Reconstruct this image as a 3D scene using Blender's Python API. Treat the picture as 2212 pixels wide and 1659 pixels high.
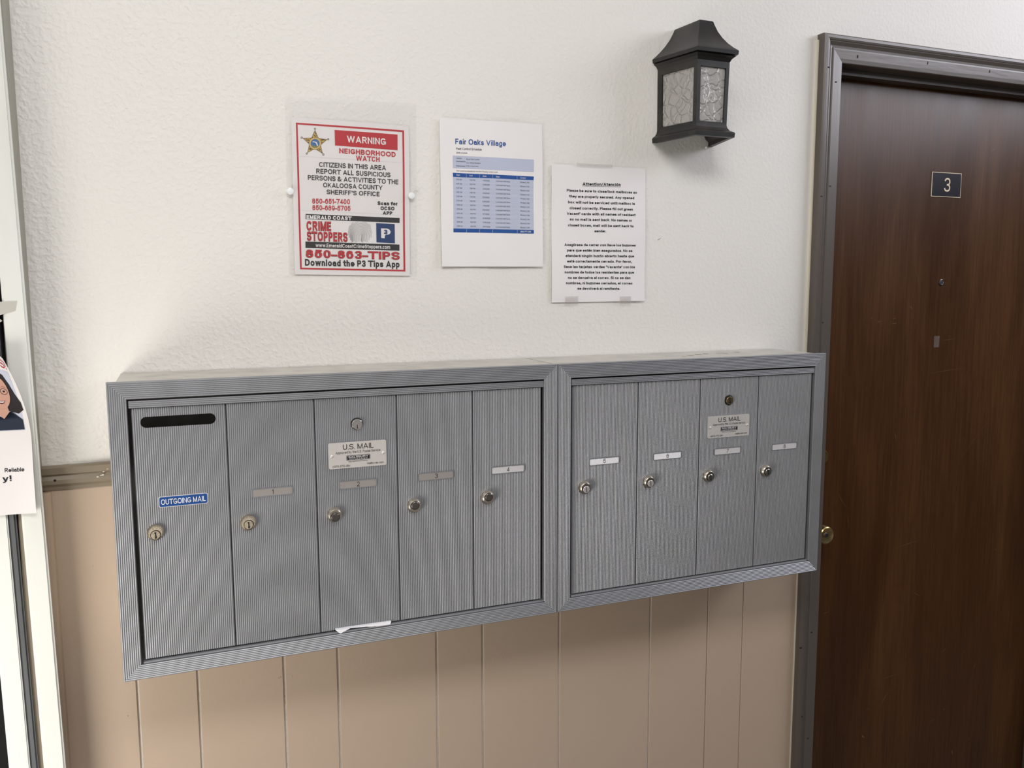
import bpy, bmesh, math, random
from mathutils import Vector, Matrix

random.seed(7)
for o in list(bpy.data.objects):
    bpy.data.objects.remove(o, do_unlink=True)
SC = bpy.context.scene
COL = SC.collection

# ------------------------------------------------------------------ camera
PW, PH, FPX = 2212.0, 1659.0, 1801.9575
CAM = Vector((-0.513649, -1.577348, 1.594265))
YAW, PITCH, ROLL = math.radians(21.70986), math.radians(6.826969), math.radians(0.146976)
_f = Vector((math.sin(YAW) * math.cos(PITCH), math.cos(YAW) * math.cos(PITCH), -math.sin(PITCH)))
_r0 = Vector((math.cos(YAW), -math.sin(YAW), 0))
_d0 = _f.cross(_r0)
_r = _r0 * math.cos(ROLL) + _d0 * math.sin(ROLL)
_d = -_r0 * math.sin(ROLL) + _d0 * math.cos(ROLL)
cd = bpy.data.cameras.new('camera')
cd.sensor_fit = 'HORIZONTAL'; cd.sensor_width = 36.0; cd.lens = FPX * 36.0 / PW
cd.clip_start = 0.02
cam = bpy.data.objects.new('camera', cd); COL.objects.link(cam)
M = Matrix((( _r.x, -_d.x, -_f.x, CAM.x), (_r.y, -_d.y, -_f.y, CAM.y), (_r.z, -_d.z, -_f.z, CAM.z), (0, 0, 0, 1)))
cam.matrix_world = M
SC.camera = cam


def ray(u, v):
    return _r * ((u - PW / 2) / FPX) + _d * ((v - PH / 2) / FPX) + _f


def on_y(u, v, y=0.0):            # photo pixel -> point on the plane y = const (wall, door, mailbox front)
    d = ray(u, v)
    return CAM + d * ((y - CAM.y) / d.y)


# ------------------------------------------------------------------ light and exposure
w = bpy.data.worlds.new('world'); SC.world = w; w.use_nodes = True
bg = w.node_tree.nodes['Background']
bg.inputs[0].default_value = (0.86, 0.93, 1.0, 1)
bg.inputs[1].default_value = 0.06


def area(name, loc, target, sx, sy, watts, col):
    ld = bpy.data.lights.new(name, 'AREA'); ld.shape = 'RECTANGLE'
    ld.size = sx; ld.size_y = sy; ld.energy = watts; ld.color = col
    o = bpy.data.objects.new(name, ld); COL.objects.link(o)
    o.location = loc
    o.rotation_euler = (Vector(target) - Vector(loc)).to_track_quat('-Z', 'Y').to_euler()
    return o


# daylight through the glazed door on the left, the open stairwell above, and the open breezeway high on the right
area('daylight_left', (-1.385, -0.92, 0.66), (-0.60, 0.0, 1.0), 0.60, 0.85, 5.3, (1.0, 0.97, 0.90)).data.spread = math.radians(105)
area('daylight_above', (-0.45, -1.75, 2.98), (-0.45, -0.5, 1.2), 1.3, 0.8, 37.0, (1.0, 0.988, 0.97))
area('daylight_right', (2.70, -1.25, 2.72), (0.45, 0.0, 1.25), 1.5, 0.9, 36.0, (0.90, 0.905, 1.0))
SC.view_settings.view_transform = 'Standard'
SC.view_settings.look = 'None'
SC.view_settings.gamma = 1.0
SC.view_settings.use_curve_mapping = False
SC.view_settings.exposure = 0.0


# ------------------------------------------------------------------ materials
def s2l(c):
    return tuple(((x / 255) / 12.92 if x / 255 <= 0.04045 else ((x / 255 + 0.055) / 1.055) ** 2.4) for x in c)


MATS = {}


def mat(name, col, rough=0.5, metal=0.0, spec=0.5, bump=None, vary=None, coat=0.0):
    """col linear rgb. bump=(scale, strength, distance, stretch xyz). vary=(scale, other colour, lo, hi, stretch)"""
    if name in MATS:
        return MATS[name]
    m = bpy.data.materials.new(name); m.use_nodes = True
    nt = m.node_tree; b = nt.nodes['Principled BSDF']
    b.inputs['Base Color'].default_value = (*col, 1)
    b.inputs['Roughness'].default_value = rough
    b.inputs['Metallic'].default_value = metal
    b.inputs['Specular IOR Level'].default_value = spec
    b.inputs['Coat Weight'].default_value = coat
    geo = None
    if bump or vary:
        geo = nt.nodes.new('ShaderNodeNewGeometry')
    if vary:
        sc, c2, lo, hi, st = vary
        mp = nt.nodes.new('ShaderNodeMapping'); mp.inputs['Scale'].default_value = st
        nt.links.new(geo.outputs['Position'], mp.inputs['Vector'])
        nz = nt.nodes.new('ShaderNodeTexNoise'); nz.inputs['Scale'].default_value = sc; nz.inputs['Detail'].default_value = 4
        nt.links.new(mp.outputs[0], nz.inputs['Vector'])
        cr = nt.nodes.new('ShaderNodeValToRGB')
        cr.color_ramp.elements[0].position = lo; cr.color_ramp.elements[0].color = (*col, 1)
        cr.color_ramp.elements[1].position = hi; cr.color_ramp.elements[1].color = (*c2, 1)
        nt.links.new(nz.outputs['Fac'], cr.inputs['Fac'])
        nt.links.new(cr.outputs['Color'], b.inputs['Base Color'])
    if bump:
        sc, strg, dist, st = bump
        mp = nt.nodes.new('ShaderNodeMapping'); mp.inputs['Scale'].default_value = st
        nt.links.new(geo.outputs['Position'], mp.inputs['Vector'])
        nz = nt.nodes.new('ShaderNodeTexNoise'); nz.inputs['Scale'].default_value = sc; nz.inputs['Detail'].default_value = 3
        nt.links.new(mp.outputs[0], nz.inputs['Vector'])
        bp = nt.nodes.new('ShaderNodeBump'); bp.inputs['Strength'].default_value = strg; bp.inputs['Distance'].default_value = dist
        nt.links.new(nz.outputs['Fac'], bp.inputs['Height'])
        nt.links.new(bp.outputs[0], b.inputs['Normal'])
    MATS[name] = m
    return m


ONE = (1, 1, 1)


def plaster_material():
    m = mat('textured_white_plaster', (0.80, 0.775, 0.735), 0.55, spec=0.35)
    nt = m.node_tree; b = nt.nodes['Principled BSDF']
    g = nt.nodes.new('ShaderNodeNewGeometry')
    n1 = nt.nodes.new('ShaderNodeTexNoise'); n1.inputs['Scale'].default_value = 120; n1.inputs['Detail'].default_value = 1.5
    n1.inputs['Distortion'].default_value = 0.1
    r1 = nt.nodes.new('ShaderNodeValToRGB'); r1.color_ramp.elements[0].position = 0.42; r1.color_ramp.elements[1].position = 0.66
    n2 = nt.nodes.new('ShaderNodeTexNoise'); n2.inputs['Scale'].default_value = 260; n2.inputs['Detail'].default_value = 2
    # the texture is heavy on the left half of the wall and rolled nearly smooth towards the door
    sx = nt.nodes.new('ShaderNodeSeparateXYZ')
    mr = nt.nodes.new('ShaderNodeMapRange'); mr.inputs['From Min'].default_value = -0.45; mr.inputs['From Max'].default_value = 0.55
    mr.inputs['To Min'].default_value = 1.0; mr.inputs['To Max'].default_value = 0.45
    ad = nt.nodes.new('ShaderNodeMath'); ad.operation = 'MULTIPLY_ADD'; ad.inputs[1].default_value = 0.25
    mu = nt.nodes.new('ShaderNodeMath'); mu.operation = 'MULTIPLY'
    bp = nt.nodes.new('ShaderNodeBump'); bp.inputs['Strength'].default_value = 0.48; bp.inputs['Distance'].default_value = 0.0015
    L = nt.links.new
    L(g.outputs['Position'], n1.inputs['Vector']); L(g.outputs['Position'], n2.inputs['Vector']); L(g.outputs['Position'], sx.inputs[0])
    L(n1.outputs['Fac'], r1.inputs['Fac']); L(n2.outputs['Fac'], ad.inputs[0]); L(r1.outputs['Color'], ad.inputs[2])
    L(sx.outputs['X'], mr.inputs['Value']); L(mr.outputs[0], mu.inputs[1]); L(ad.outputs[0], mu.inputs[0])
    L(mu.outputs[0], bp.inputs['Height']); L(bp.outputs[0], b.inputs['Normal'])
    return m


def wood_material():
    m = mat('stained_walnut_veneer', (0.05, 0.02, 0.007), 0.30, spec=0.3)
    nt = m.node_tree; b = nt.nodes['Principled BSDF']; L = nt.links.new
    g = nt.nodes.new('ShaderNodeNewGeometry')

    def noise(stretch, scale, detail, dist=0.0):
        mp = nt.nodes.new('ShaderNodeMapping'); mp.inputs['Scale'].default_value = stretch
        L(g.outputs['Position'], mp.inputs['Vector'])
        n = nt.nodes.new('ShaderNodeTexNoise'); n.inputs['Scale'].default_value = scale; n.inputs['Detail'].default_value = detail
        n.inputs['Distortion'].default_value = dist
        L(mp.outputs[0], n.inputs['Vector']); return n
    broad = noise((1, 1, 0.16), 7.0, 3, 0.8)
    fine = noise((1, 1, 0.035), 190.0, 5, 0.2)
    cr = nt.nodes.new('ShaderNodeValToRGB')
    e = cr.color_ramp.elements
    e[0].position = 0.30; e[0].color = (0.050, 0.0192, 0.0062, 1)
    e[1].position = 0.72; e[1].color = (0.094, 0.040, 0.0124, 1)
    k = cr.color_ramp.elements.new(0.5); k.color = (0.068, 0.0275, 0.0088, 1)
    L(broad.outputs['Fac'], cr.inputs['Fac'])
    cr2 = nt.nodes.new('ShaderNodeValToRGB')
    cr2.color_ramp.elements[0].position = 0.33; cr2.color_ramp.elements[0].color = (0.80, 0.79, 0.78, 1)
    cr2.color_ramp.elements[1].position = 0.68; cr2.color_ramp.elements[1].color = (1.14, 1.13, 1.10, 1)
    L(fine.outputs['Fac'], cr2.inputs['Fac'])
    mx = nt.nodes.new('ShaderNodeMix'); mx.data_type = 'RGBA'; mx.blend_type = 'MULTIPLY'; mx.inputs[0].default_value = 1
    L(cr.outputs['Color'], mx.inputs[6]); L(cr2.outputs['Color'], mx.inputs[7])
    L(mx.outputs[2], b.inputs['Base Color'])
    bp = nt.nodes.new('ShaderNodeBump'); bp.inputs['Strength'].default_value = 0.25; bp.inputs['Distance'].default_value = 0.0006
    L(fine.outputs['Fac'], bp.inputs['Height']); L(bp.outputs[0], b.inputs['Normal'])
    rr = nt.nodes.new('ShaderNodeMapRange'); rr.inputs['To Min'].default_value = 0.24; rr.inputs['To Max'].default_value = 0.42
    L(broad.outputs['Fac'], rr.inputs['Value']); L(rr.outputs[0], b.inputs['Roughness'])
    return m


def mix_glass(name, transp, gloss, diff_col, rough, bump=None, tint=(1, 1, 1)):
    m = bpy.data.materials.new(name); m.use_nodes = True
    nt = m.node_tree; L = nt.links.new
    for n in list(nt.nodes):
        if n.type != 'OUTPUT_MATERIAL':
            nt.nodes.remove(n)
    out = [n for n in nt.nodes if n.type == 'OUTPUT_MATERIAL'][0]
    tr = nt.nodes.new('ShaderNodeBsdfTransparent'); tr.inputs[0].default_value = (*tint, 1)
    gl = nt.nodes.new('ShaderNodeBsdfGlossy'); gl.inputs['Roughness'].default_value = rough
    df = nt.nodes.new('ShaderNodeBsdfDiffuse'); df.inputs[0].default_value = (*diff_col, 1)
    m1 = nt.nodes.new('ShaderNodeMixShader'); m1.inputs[0].default_value = gloss
    m2 = nt.nodes.new('ShaderNodeMixShader'); m2.inputs[0].default_value = transp
    L(df.outputs[0], m1.inputs[1]); L(gl.outputs[0], m1.inputs[2])
    L(m1.outputs[0], m2.inputs[1]); L(tr.outputs[0], m2.inputs[2]); L(m2.outputs[0], out.inputs[0])
    if bump:
        g = nt.nodes.new('ShaderNodeNewGeometry')
        nz = nt.nodes.new('ShaderNodeTexNoise'); nz.inputs['Scale'].default_value = 60
        mxv = nt.nodes.new('ShaderNodeMix'); mxv.data_type = 'VECTOR'; mxv.inputs[0].default_value = 0.012
        v = nt.nodes.new('ShaderNodeTexVoronoi'); v.inputs['Scale'].default_value = bump[0]; v.feature = 'DISTANCE_TO_EDGE'
        rp = nt.nodes.new('ShaderNodeValToRGB'); rp.color_ramp.elements[1].position = 0.16; rp.color_ramp.interpolation = 'EASE'
        bp = nt.nodes.new('ShaderNodeBump'); bp.inputs['Strength'].default_value = bump[1]; bp.inputs['Distance'].default_value = bump[2]
        L(g.outputs['Position'], mxv.inputs[4]); L(nz.outputs['Color'], mxv.inputs[5])
        L(g.outputs['Position'], nz.inputs['Vector']); L(mxv.outputs[1], v.inputs['Vector'])
        L(v.outputs['Distance'], rp.inputs['Fac']); L(rp.outputs['Color'], bp.inputs['Height'])
        L(bp.outputs[0], gl.inputs['Normal']); L(bp.outputs[0], df.inputs['Normal'])
    MATS[name] = m
    return m


M_WALL = plaster_material()
M_DOOR = wood_material()
M_TAN = mat('tan_wainscot_paint', (0.53, 0.41, 0.315), 0.42, spec=0.4, bump=(220, 0.25, 0.0008, ONE))
M_RAIL = mat('brown_rail_paint', (0.25, 0.205, 0.148), 0.38, bump=(60, 0.15, 0.001, (0.2, 1, 1)))
M_CASE = mat('brown_gloss_trim_paint', (0.105, 0.088, 0.076), 0.33, bump=(120, 0.22, 0.0008, (1, 1, 0.12)))
M_CASEH = mat('brown_gloss_head_trim_paint', (0.105, 0.088, 0.076), 0.33, bump=(120, 0.3, 0.0008, (0.12, 1, 1)))
M_CAULK = mat('cream_caulk', (0.72, 0.67, 0.55), 0.6)
M_ALU = mat('anodised_aluminium', (0.345, 0.35, 0.372), 0.42, metal=0.6, vary=(14, (0.32, 0.326, 0.343), 0.35, 0.7, ONE))
M_BODY = mat('dusty_aluminium_sheet', (0.60, 0.58, 0.53), 0.5, metal=0.25, vary=(22, (0.48, 0.46, 0.43), 0.4, 0.75, (1, 1, 1)))
M_NICK = mat('nickel_lock', (0.62, 0.56, 0.48), 0.28, metal=1.0, bump=(900, 0.2, 0.0003, ONE))
M_NICKR = mat('pitted_nickel_lock', (0.62, 0.54, 0.42), 0.35, metal=1.0, bump=(1500, 0.9, 0.0008, ONE), vary=(900, (0.30, 0.24, 0.17), 0.42, 0.62, ONE))
M_PLUG = mat('dark_plug_cover', (0.16, 0.14, 0.13), 0.35, metal=0.8)
M_PLUGL = mat('pale_plug', (0.62, 0.57, 0.56), 0.4, metal=0.5)
M_CHROME = mat('chrome_lock', (0.70, 0.68, 0.66), 0.15, metal=1.0)
M_DBRASS = mat('tarnished_brass', (0.22, 0.17, 0.09), 0.4, metal=0.9)
M_BRASS = mat('brass', (0.62, 0.47, 0.21), 0.27, metal=1.0)
M_STEEL = mat('dark_steel', (0.22, 0.21, 0.22), 0.3, metal=1.0)
M_BLACK = mat('black_void', (0.006, 0.006, 0.006), 0.7)
M_IRON = mat('black_lantern_paint', (0.012, 0.0115, 0.011), 0.42, vary=(16, (0.045, 0.036, 0.028), 0.45, 0.8, ONE))
M_WPAINT = mat('white_door_paint', (0.80, 0.80, 0.76), 0.4, vary=(9, (0.70, 0.70, 0.65), 0.5, 0.8, (1, 1, 0.3)))
M_GASK = mat('grey_gasket', (0.10, 0.105, 0.11), 0.5, vary=(40, (0.06, 0.06, 0.062), 0.4, 0.7, (1, 1, 0.1)))
M_PAPER = mat('white_paper', (0.80, 0.765, 0.755), 0.6, spec=0.3)
M_PAPERC = mat('copy_paper', (0.83, 0.80, 0.80), 0.6, spec=0.3)
M_RED = mat('red_ink', s2l((186, 44, 52)), 0.6, spec=0.2)
M_DRED = mat('dark_red_ink', s2l((96, 36, 40)), 0.6, spec=0.2)
M_INK = mat('black_ink', (0.018, 0.018, 0.02), 0.6, spec=0.2)
M_GINK = mat('grey_ink', (0.10, 0.10, 0.11), 0.6, spec=0.2)
M_WINK = mat('white_print', (0.80, 0.765, 0.755), 0.6, spec=0.3)
M_BLUE = mat('blue_ink', s2l((46, 84, 150)), 0.6, spec=0.2)
M_NAVY = mat('navy_ink', s2l((24, 56, 104)), 0.6, spec=0.2)
M_PBLUE = mat('pale_blue_ink', s2l((186, 192, 212)), 0.6, spec=0.2)
M_SBLUE = mat('seal_blue_ink', s2l((60, 110, 165)), 0.6, spec=0.2)
M_GREEN = mat('seal_green_ink', s2l((120, 130, 70)), 0.6, spec=0.2)
M_GOLD = mat('gold_ink', s2l((205, 170, 95)), 0.6, spec=0.2, vary=(420, s2l((96, 72, 26)), 0.45, 0.58, ONE))
M_GOLDP = mat('plain_gold_ink', s2l((214, 182, 110)), 0.6, spec=0.2)
M_GOLDD = mat('bronze_ink', s2l((112, 96, 66)), 0.6, spec=0.2)
M_PLATE = mat('satin_name_plate', (0.72, 0.68, 0.65), 0.38, metal=0.35)
M_LABELM = mat('satin_label_dim_reflection', (0.50, 0.46, 0.44), 0.35, metal=0.55)  # darker label tone: a dim reflection put into the base colour
M_LABELG = mat('pale_number_label', (0.72, 0.69, 0.70), 0.4, metal=0.2)  # on the number labels, a brighter reflection put into the colour
M_LABELW = mat('white_number_label', (0.88, 0.87, 0.90), 0.45)
M_LABELB = mat('blue_label', s2l((24, 74, 140)), 0.35)
M_PIN = mat('white_plastic', (0.85, 0.86, 0.88), 0.35)
M_DPLATE = mat('black_number_plate', (0.010, 0.010, 0.016), 0.3, spec=0.25)
M_CREAM = mat('cream_engraving', (0.72, 0.60, 0.42), 0.5)
M_SKIN = mat('printed_skin', s2l((196, 150, 132)), 0.6, spec=0.2)
M_SKIND = mat('printed_skin_shadow', s2l((150, 100, 88)), 0.6, spec=0.2)
M_HAIR = mat('printed_hair', s2l((38, 30, 34)), 0.6, spec=0.2)
M_JACK = mat('printed_jacket', s2l((38, 46, 62)), 0.6, spec=0.2)
M_PHOTO = mat('printed_background', s2l((196, 200, 216)), 0.6, spec=0.2)
M_CEIL = mat('ceiling_paint', (0.78, 0.77, 0.74), 0.7)
M_FLOOR = mat('concrete_floor', (0.15, 0.135, 0.12), 0.6, vary=(6, (0.12, 0.107, 0.095), 0.4, 0.7, ONE))
M_GLASS = mix_glass('hammered_glass', 0.28, 0.11, (0.50, 0.48, 0.455), 0.25, (52, 0.62, 0.0035))
M_SLEEVE = mix_glass('clear_plastic_sleeve', 0.955, 0.85, (0.8, 0.8, 0.78), 0.2)
M_TAPE = mix_glass('cream_tape', 0.25, 0.15, (0.72, 0.69, 0.62), 0.3)
M_CTAPE = mix_glass('tape_residue', 0.80, 0.30, (0.60, 0.55, 0.52), 0.25)
M_PANE = mix_glass('door_glass', 0.90, 0.9, (0.1, 0.1, 0.1), 0.02)

# ------------------------------------------------------------------ builders
WL = {}


def link(o, parent):
    COL.objects.link(o)
    if parent is not None:
        o.parent = parent


def thing(name, loc, label=None, cat=None, group=None, kind=None):
    o = bpy.data.objects.new(name, None); COL.objects.link(o)
    o.location = loc; o.empty_display_size = 0.05
    WL[o] = Vector(loc)
    if label: o['label'] = label
    if cat: o['category'] = cat
    if group: o['group'] = group
    if kind: o['kind'] = kind
    return o


def tag(o, label=None, cat=None, group=None, kind=None):
    if label: o['label'] = label
    if cat: o['category'] = cat
    if group: o['group'] = group
    if kind: o['kind'] = kind
    return o


def mesh(name, verts, faces, m, parent=None, smooth=False, bev=0.0, label=None):
    """verts in world metres; the object's origin is put at the mesh centre"""
    vs = [Vector(v) for v in verts]
    lo = Vector((min(v.x for v in vs), min(v.y for v in vs), min(v.z for v in vs)))
    hi = Vector((max(v.x for v in vs), max(v.y for v in vs), max(v.z for v in vs)))
    c = (lo + hi) / 2
    me = bpy.data.meshes.new(name)
    me.from_pydata([v - c for v in vs], [], faces)
    bm = bmesh.new(); bm.from_mesh(me)
    bmesh.ops.recalc_face_normals(bm, faces=bm.faces)
    if bev:
        bmesh.ops.bevel(bm, geom=[e for e in bm.edges if e.calc_face_angle(0) > 0.5], offset=bev, segments=2, affect='EDGES')
    bm.to_mesh(me); bm.free()
    me.materials.append(m)
    if smooth:
        for p in me.polygons: p.use_smooth = True
    o = bpy.data.objects.new(name, me)
    link(o, parent)
    pw = WL[parent] if parent is not None else Vector((0, 0, 0))
    o.location = c - pw
    WL[o] = c
    if label: o['label'] = label
    return o


def box_vf(x0, x1, y0, y1, z0, z1):
    v = [(x0, y0, z0), (x1, y0, z0), (x1, y1, z0), (x0, y1, z0), (x0, y0, z1), (x1, y0, z1), (x1, y1, z1), (x0, y1, z1)]
    f = [(0, 1, 2, 3), (4, 7, 6, 5), (0, 4, 5, 1), (1, 5, 6, 2), (2, 6, 7, 3), (3, 7, 4, 0)]
    return v, f


def box(name, x0, x1, y0, y1, z0, z1, m, parent=None, bev=0.0, label=None):
    return mesh(name, *box_vf(x0, x1, y0, y1, z0, z1), m, parent, bev=bev, label=label)


def join_vf(parts):
    V, F = [], []
    for v, f in parts:
        n = len(V); V += list(v); F += [tuple(i + n for i in q) for q in f]
    return V, F


def lathe_vf(cx, cz, yb, prof, n=28, oval=1.0):
    """turned round an axis along -y through (cx, cz); prof = [(radius, protrusion from yb)]"""
    V, F = [], []
    for r, p in prof:
        for k in range(n):
            a = 2 * math.pi * k / n
            V.append((cx + r * math.cos(a) * oval, yb - p, cz + r * math.sin(a)))
    for i in range(len(prof) - 1):
        for k in range(n):
            a, b = i * n + k, i * n + (k + 1) % n
            F.append((a, b, b + n, a + n))
    F.append(tuple(range(n))); F.append(tuple((len(prof) - 1) * n + k for k in range(n)))
    return V, F


def lathe(name, cx, cz, yb, prof, m, parent=None, n=28, smooth=True, label=None):
    o = mesh(name, *lathe_vf(cx, cz, yb, prof, n), m, parent, smooth=False, label=label)
    if smooth:
        shade_auto(o)
    return o


def shade_auto(o, ang=0.6):
    me = o.data
    for p in me.polygons: p.use_smooth = True
    bm = bmesh.new(); bm.from_mesh(me)
    for e in bm.edges:
        if len(e.link_faces) == 2 and e.calc_face_angle(0) > ang:
            e.smooth = False
    bm.to_mesh(me); bm.free()


def member(name, side, x0, x1, z0, z1, prof, yb, m, parent, mitre=(True, True), back=0.0):
    """One mitred length of a rectangular frame. prof=[(s inward from the outer edge, t outward from yb)]"""
    V, F = [], []
    n = len(prof)
    pr = list(prof)
    pr = [(pr[0][0], back)] + pr + [(pr[-1][0], back)]
    n = len(pr)
    for e in (0, 1):
        for s, t in pr:
            o = s if mitre[e] else 0
            if side == 'top': p = ((x0 + o) if e == 0 else (x1 - o), yb - t, z1 - s)
            elif side == 'bottom': p = ((x0 + o) if e == 0 else (x1 - o), yb - t, z0 + s)
            elif side == 'left': p = (x0 + s, yb - t, (z0 + o) if e == 0 else (z1 - o))
            else: p = (x1 - s, yb - t, (z0 + o) if e == 0 else (z1 - o))
            V.append(p)
    for i in range(n - 1):
        F.append((i, i + 1, n + i + 1, n + i))
    F.append((n - 1, 0, n, 2 * n - 1))
    F.append(tuple(range(n))); F.append(tuple(range(n, 2 * n)))
    return mesh(name, V, F, m, parent)


def ribs(width, pitch, h, base, start=0.0, lead=0.0):
    """ribbed profile [(s, t)] over 0..width"""
    out = [(0.0, base + h * 0.6)]
    k = max(1, round((width - 2 * lead) / pitch)); p = (width - 2 * lead) / k
    for i in range(k):
        a = lead + i * p
        out += [(a + 0.06 * p, base), (a + 0.28 * p, base + 0.8 * h), (a + 0.53 * p, base + h), (a + 0.78 * p, base + 0.8 * h)]
    out.append((width, base))
    return out


# ------------------------------------------------------------------ lettering: a plain grotesque drawn from strokes
def _arc(cx, cy, rx, ry, a0, a1, n=None):
    n = n or max(4, int(abs(a1 - a0) / 18))
    out = []
    for i in range(n + 1):
        a = math.radians(a0 + (a1 - a0) * i / n)
        c, s_ = math.cos(a), math.sin(a)
        e = 2 / 2.35                                   # slightly squared curves
        out.append((cx + rx * math.copysign(abs(c) ** e, c), cy + ry * math.copysign(abs(s_) ** e, s_)))
    return out


INKW = dict(zip('ABCDEFGHIJKLMNOPQRSTUVWXYZ', [.92, .74, .84, .80, .68, .62, .88, .76, 0, .55, .80, .60, .92, .78, .92, .70, .92, .78, .76, .80, .76, .90, 1.26, .88, .88, .76]))
INKW.update(dict(zip('abcdefghijklmnopqrstuvwxyz', [.62, .62, .58, .62, .64, .38, .62, .58, 0, .20, .60, 0, .98, .58, .66, .62, .62, .36, .58, .38, .58, .62, .94, .62, .62, .58])))
INKW.update({c: .64 for c in '0234567890'}); INKW.update({'1': .36, '.': 0, ',': 0, ':': 0, "'": 0, '"': .22, '!': 0, '/': .36, '-': .36, '&': .84, '(': .22, ')': .22, '+': .60, '@': .9})
ACC = {'á': 'a', 'é': 'e', 'í': 'i', 'ó': 'o', 'ú': 'u'}


def glyph_strokes(ch, w):
    """-> ink width, [polyline], low, high (cap height 1)"""
    base = ACC.get(ch, ch)
    h = w / 2
    W_ = max(INKW.get(base, .6), 0) + 0.0
    W_ = max(W_, w)
    l, r, c = h, W_ - h, W_ / 2
    XH = .735
    T, B, X, Dn = 1 - h, h, XH - h, -.27 + h
    lo, hi = 0.0, 1.0
    M_ = .5
    g = base
    rx = (r - l) / 2
    S = []
    if g == 'A': S = [[(l * 1.1, 0), (c, 1)], [(c, 1), (W_ - l * 1.1, 0)], [(W_ * .24, .30), (W_ * .76, .30)]]
    elif g == 'B': S = [[(l, 0), (l, 1)], [(l, T), (r - .22, T)] + _arc(r - .24, (T + .53) / 2, .20, (T - .53) / 2, 90, -90) + [(l, .53)], [(l, .53), (r - .22, .53)] + _arc(r - .24, (B + .53) / 2, .24, (.53 - B) / 2, 90, -90) + [(l, B)]]
    elif g == 'C': S = [_arc(c, M_, rx, M_ - h, 42, 318)]
    elif g == 'D': S = [[(l, 0), (l, 1)], [(l, T), (l + .25, T)] + _arc(r - .40, M_, .40, M_ - h, 90, -90) + [(l, B)]]
    elif g == 'E': S = [[(l, 0), (l, 1)], [(l, T), (r, T)], [(l, .52), (r - .04, .52)], [(l, B), (r, B)]]
    elif g == 'F': S = [[(l, 0), (l, 1)], [(l, T), (r, T)], [(l, .50), (r - .06, .50)]]
    elif g == 'G': S = [_arc(c, M_, rx, M_ - h, 45, 325), [(r, .18), (r, .44)], [(c + .02, .44), (r, .44)]]
    elif g == 'H': S = [[(l, 0), (l, 1)], [(r, 0), (r, 1)], [(l, .52), (r, .52)]]
    elif g == 'I': S = [[(c, 0), (c, 1)]]
    elif g == 'J': S = [[(r, 1), (r, .28)] + _arc(c, .28, rx, .28 - h, 0, -180)]
    elif g == 'K': S = [[(l, 0), (l, 1)], [(r, 1), (l, .36)], [(W_ * .38, .55), (r, 0)]]
    elif g == 'L': S = [[(l, 0), (l, 1)], [(l, B), (r, B)]]
    elif g == 'M': S = [[(l, 0), (l, 1)], [(r, 0), (r, 1)], [(l, 1), (c, .0)], [(c, .0), (r, 1)]]
    elif g == 'N': S = [[(l, 0), (l, 1)], [(r, 0), (r, 1)], [(l, 1), (r, 0)]]
    elif g == 'O': S = [_arc(c, M_, rx, M_ - h, 0, 360)]
    elif g == 'P': S = [[(l, 0), (l, 1)], [(l, T), (r - .24, T)] + _arc(r - .25, (T + .46) / 2, .25, (T - .46) / 2, 90, -90) + [(l, .46)]]
    elif g == 'Q': S = [_arc(c, M_, rx, M_ - h, 0, 360), [(c + .08, .26), (r, .0)]]
    elif g == 'R': S = [[(l, 0), (l, 1)], [(l, T), (r - .26, T)] + _arc(r - .27, (T + .50) / 2, .25, (T - .50) / 2, 90, -90) + [(l, .50)], [(c, .50), (r, 0)]]
    elif g == 'S':
        ry = (T - B) / 4
        S = [_arc(c, T - ry, rx * .95, ry, 20, 270)[:-1] + _arc(c, B + ry, rx, ry, 90, -160)]
    elif g == 'T': S = [[(c, 0), (c, 1)], [(0, T), (W_, T)]]
    elif g == 'U': S = [[(l, 1), (l, .36)] + _arc(c, .36, rx, .36 - h, 180, 360) + [(r, 1)]]
    elif g == 'V': S = [[(l, 1), (c, 0)], [(c, 0), (r, 1)]]
    elif g == 'W': S = [[(l, 1), (W_ * .27, 0)], [(W_ * .27, 0), (c, 1)], [(c, 1), (W_ * .73, 0)], [(W_ * .73, 0), (r, 1)]]
    elif g == 'X': S = [[(l, 1), (r, 0)], [(l, 0), (r, 1)]]
    elif g == 'Y': S = [[(l, 1), (c, .42)], [(r, 1), (c, .42)], [(c, .44), (c, 0)]]
    elif g == 'Z': S = [[(0, T), (W_, T)], [(r, T), (l, B)], [(0, B), (W_, B)]]
    elif g == '0': S = [_arc(c, M_, rx, M_ - h, 0, 360)]
    elif g == '1': S = [[(r, 0), (r, 1)], [(r, T), (l * .4, .72)]]
    elif g == '2': S = [_arc(c, T - .27, rx, .27, 170, -35) + [(l, B)], [(0, B), (W_, B)]]
    elif g == '3':
        ry = (T - B) / 4
        S = [_arc(c, T - ry, rx * .94, ry, 160, -90), _arc(c, B + ry, rx, ry, 90, -165)]
    elif g == '4': S = [[(r - .13, 0), (r - .13, 1)], [(r - .13, 1), (l, .30)], [(0, .28), (W_, .28)]]
    elif g == '5': S = [[(l + .08, T), (r, T)], [(l + .08, T), (l + .02, .46)], _arc(c, B + .29, rx, .29, 150, -160)]
    elif g == '6': S = [_arc(c, B + .29, rx, .29, 0, 360), _arc(c, M_, rx, M_ - h, 48, 200)]
    elif g == '7': S = [[(0, T), (W_, T)], [(r, T), (c - .10, 0)]]
    elif g == '8': S = [_arc(c, T - .20, rx * .88, .20, 0, 360), _arc(c, B + .25, rx, .25, 0, 360)]
    elif g == '9': S = [_arc(c, T - .29, rx, .29, 0, 360), _arc(c, M_, rx, M_ - h, 20, -132)]
    elif g in 'abcdegopqsuvwxyznmr' or g in 'fhijklt':
        xm = XH / 2
        ry = xm - h
        hi = 1.0 if g in 'bdfhijklt' else XH
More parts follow.
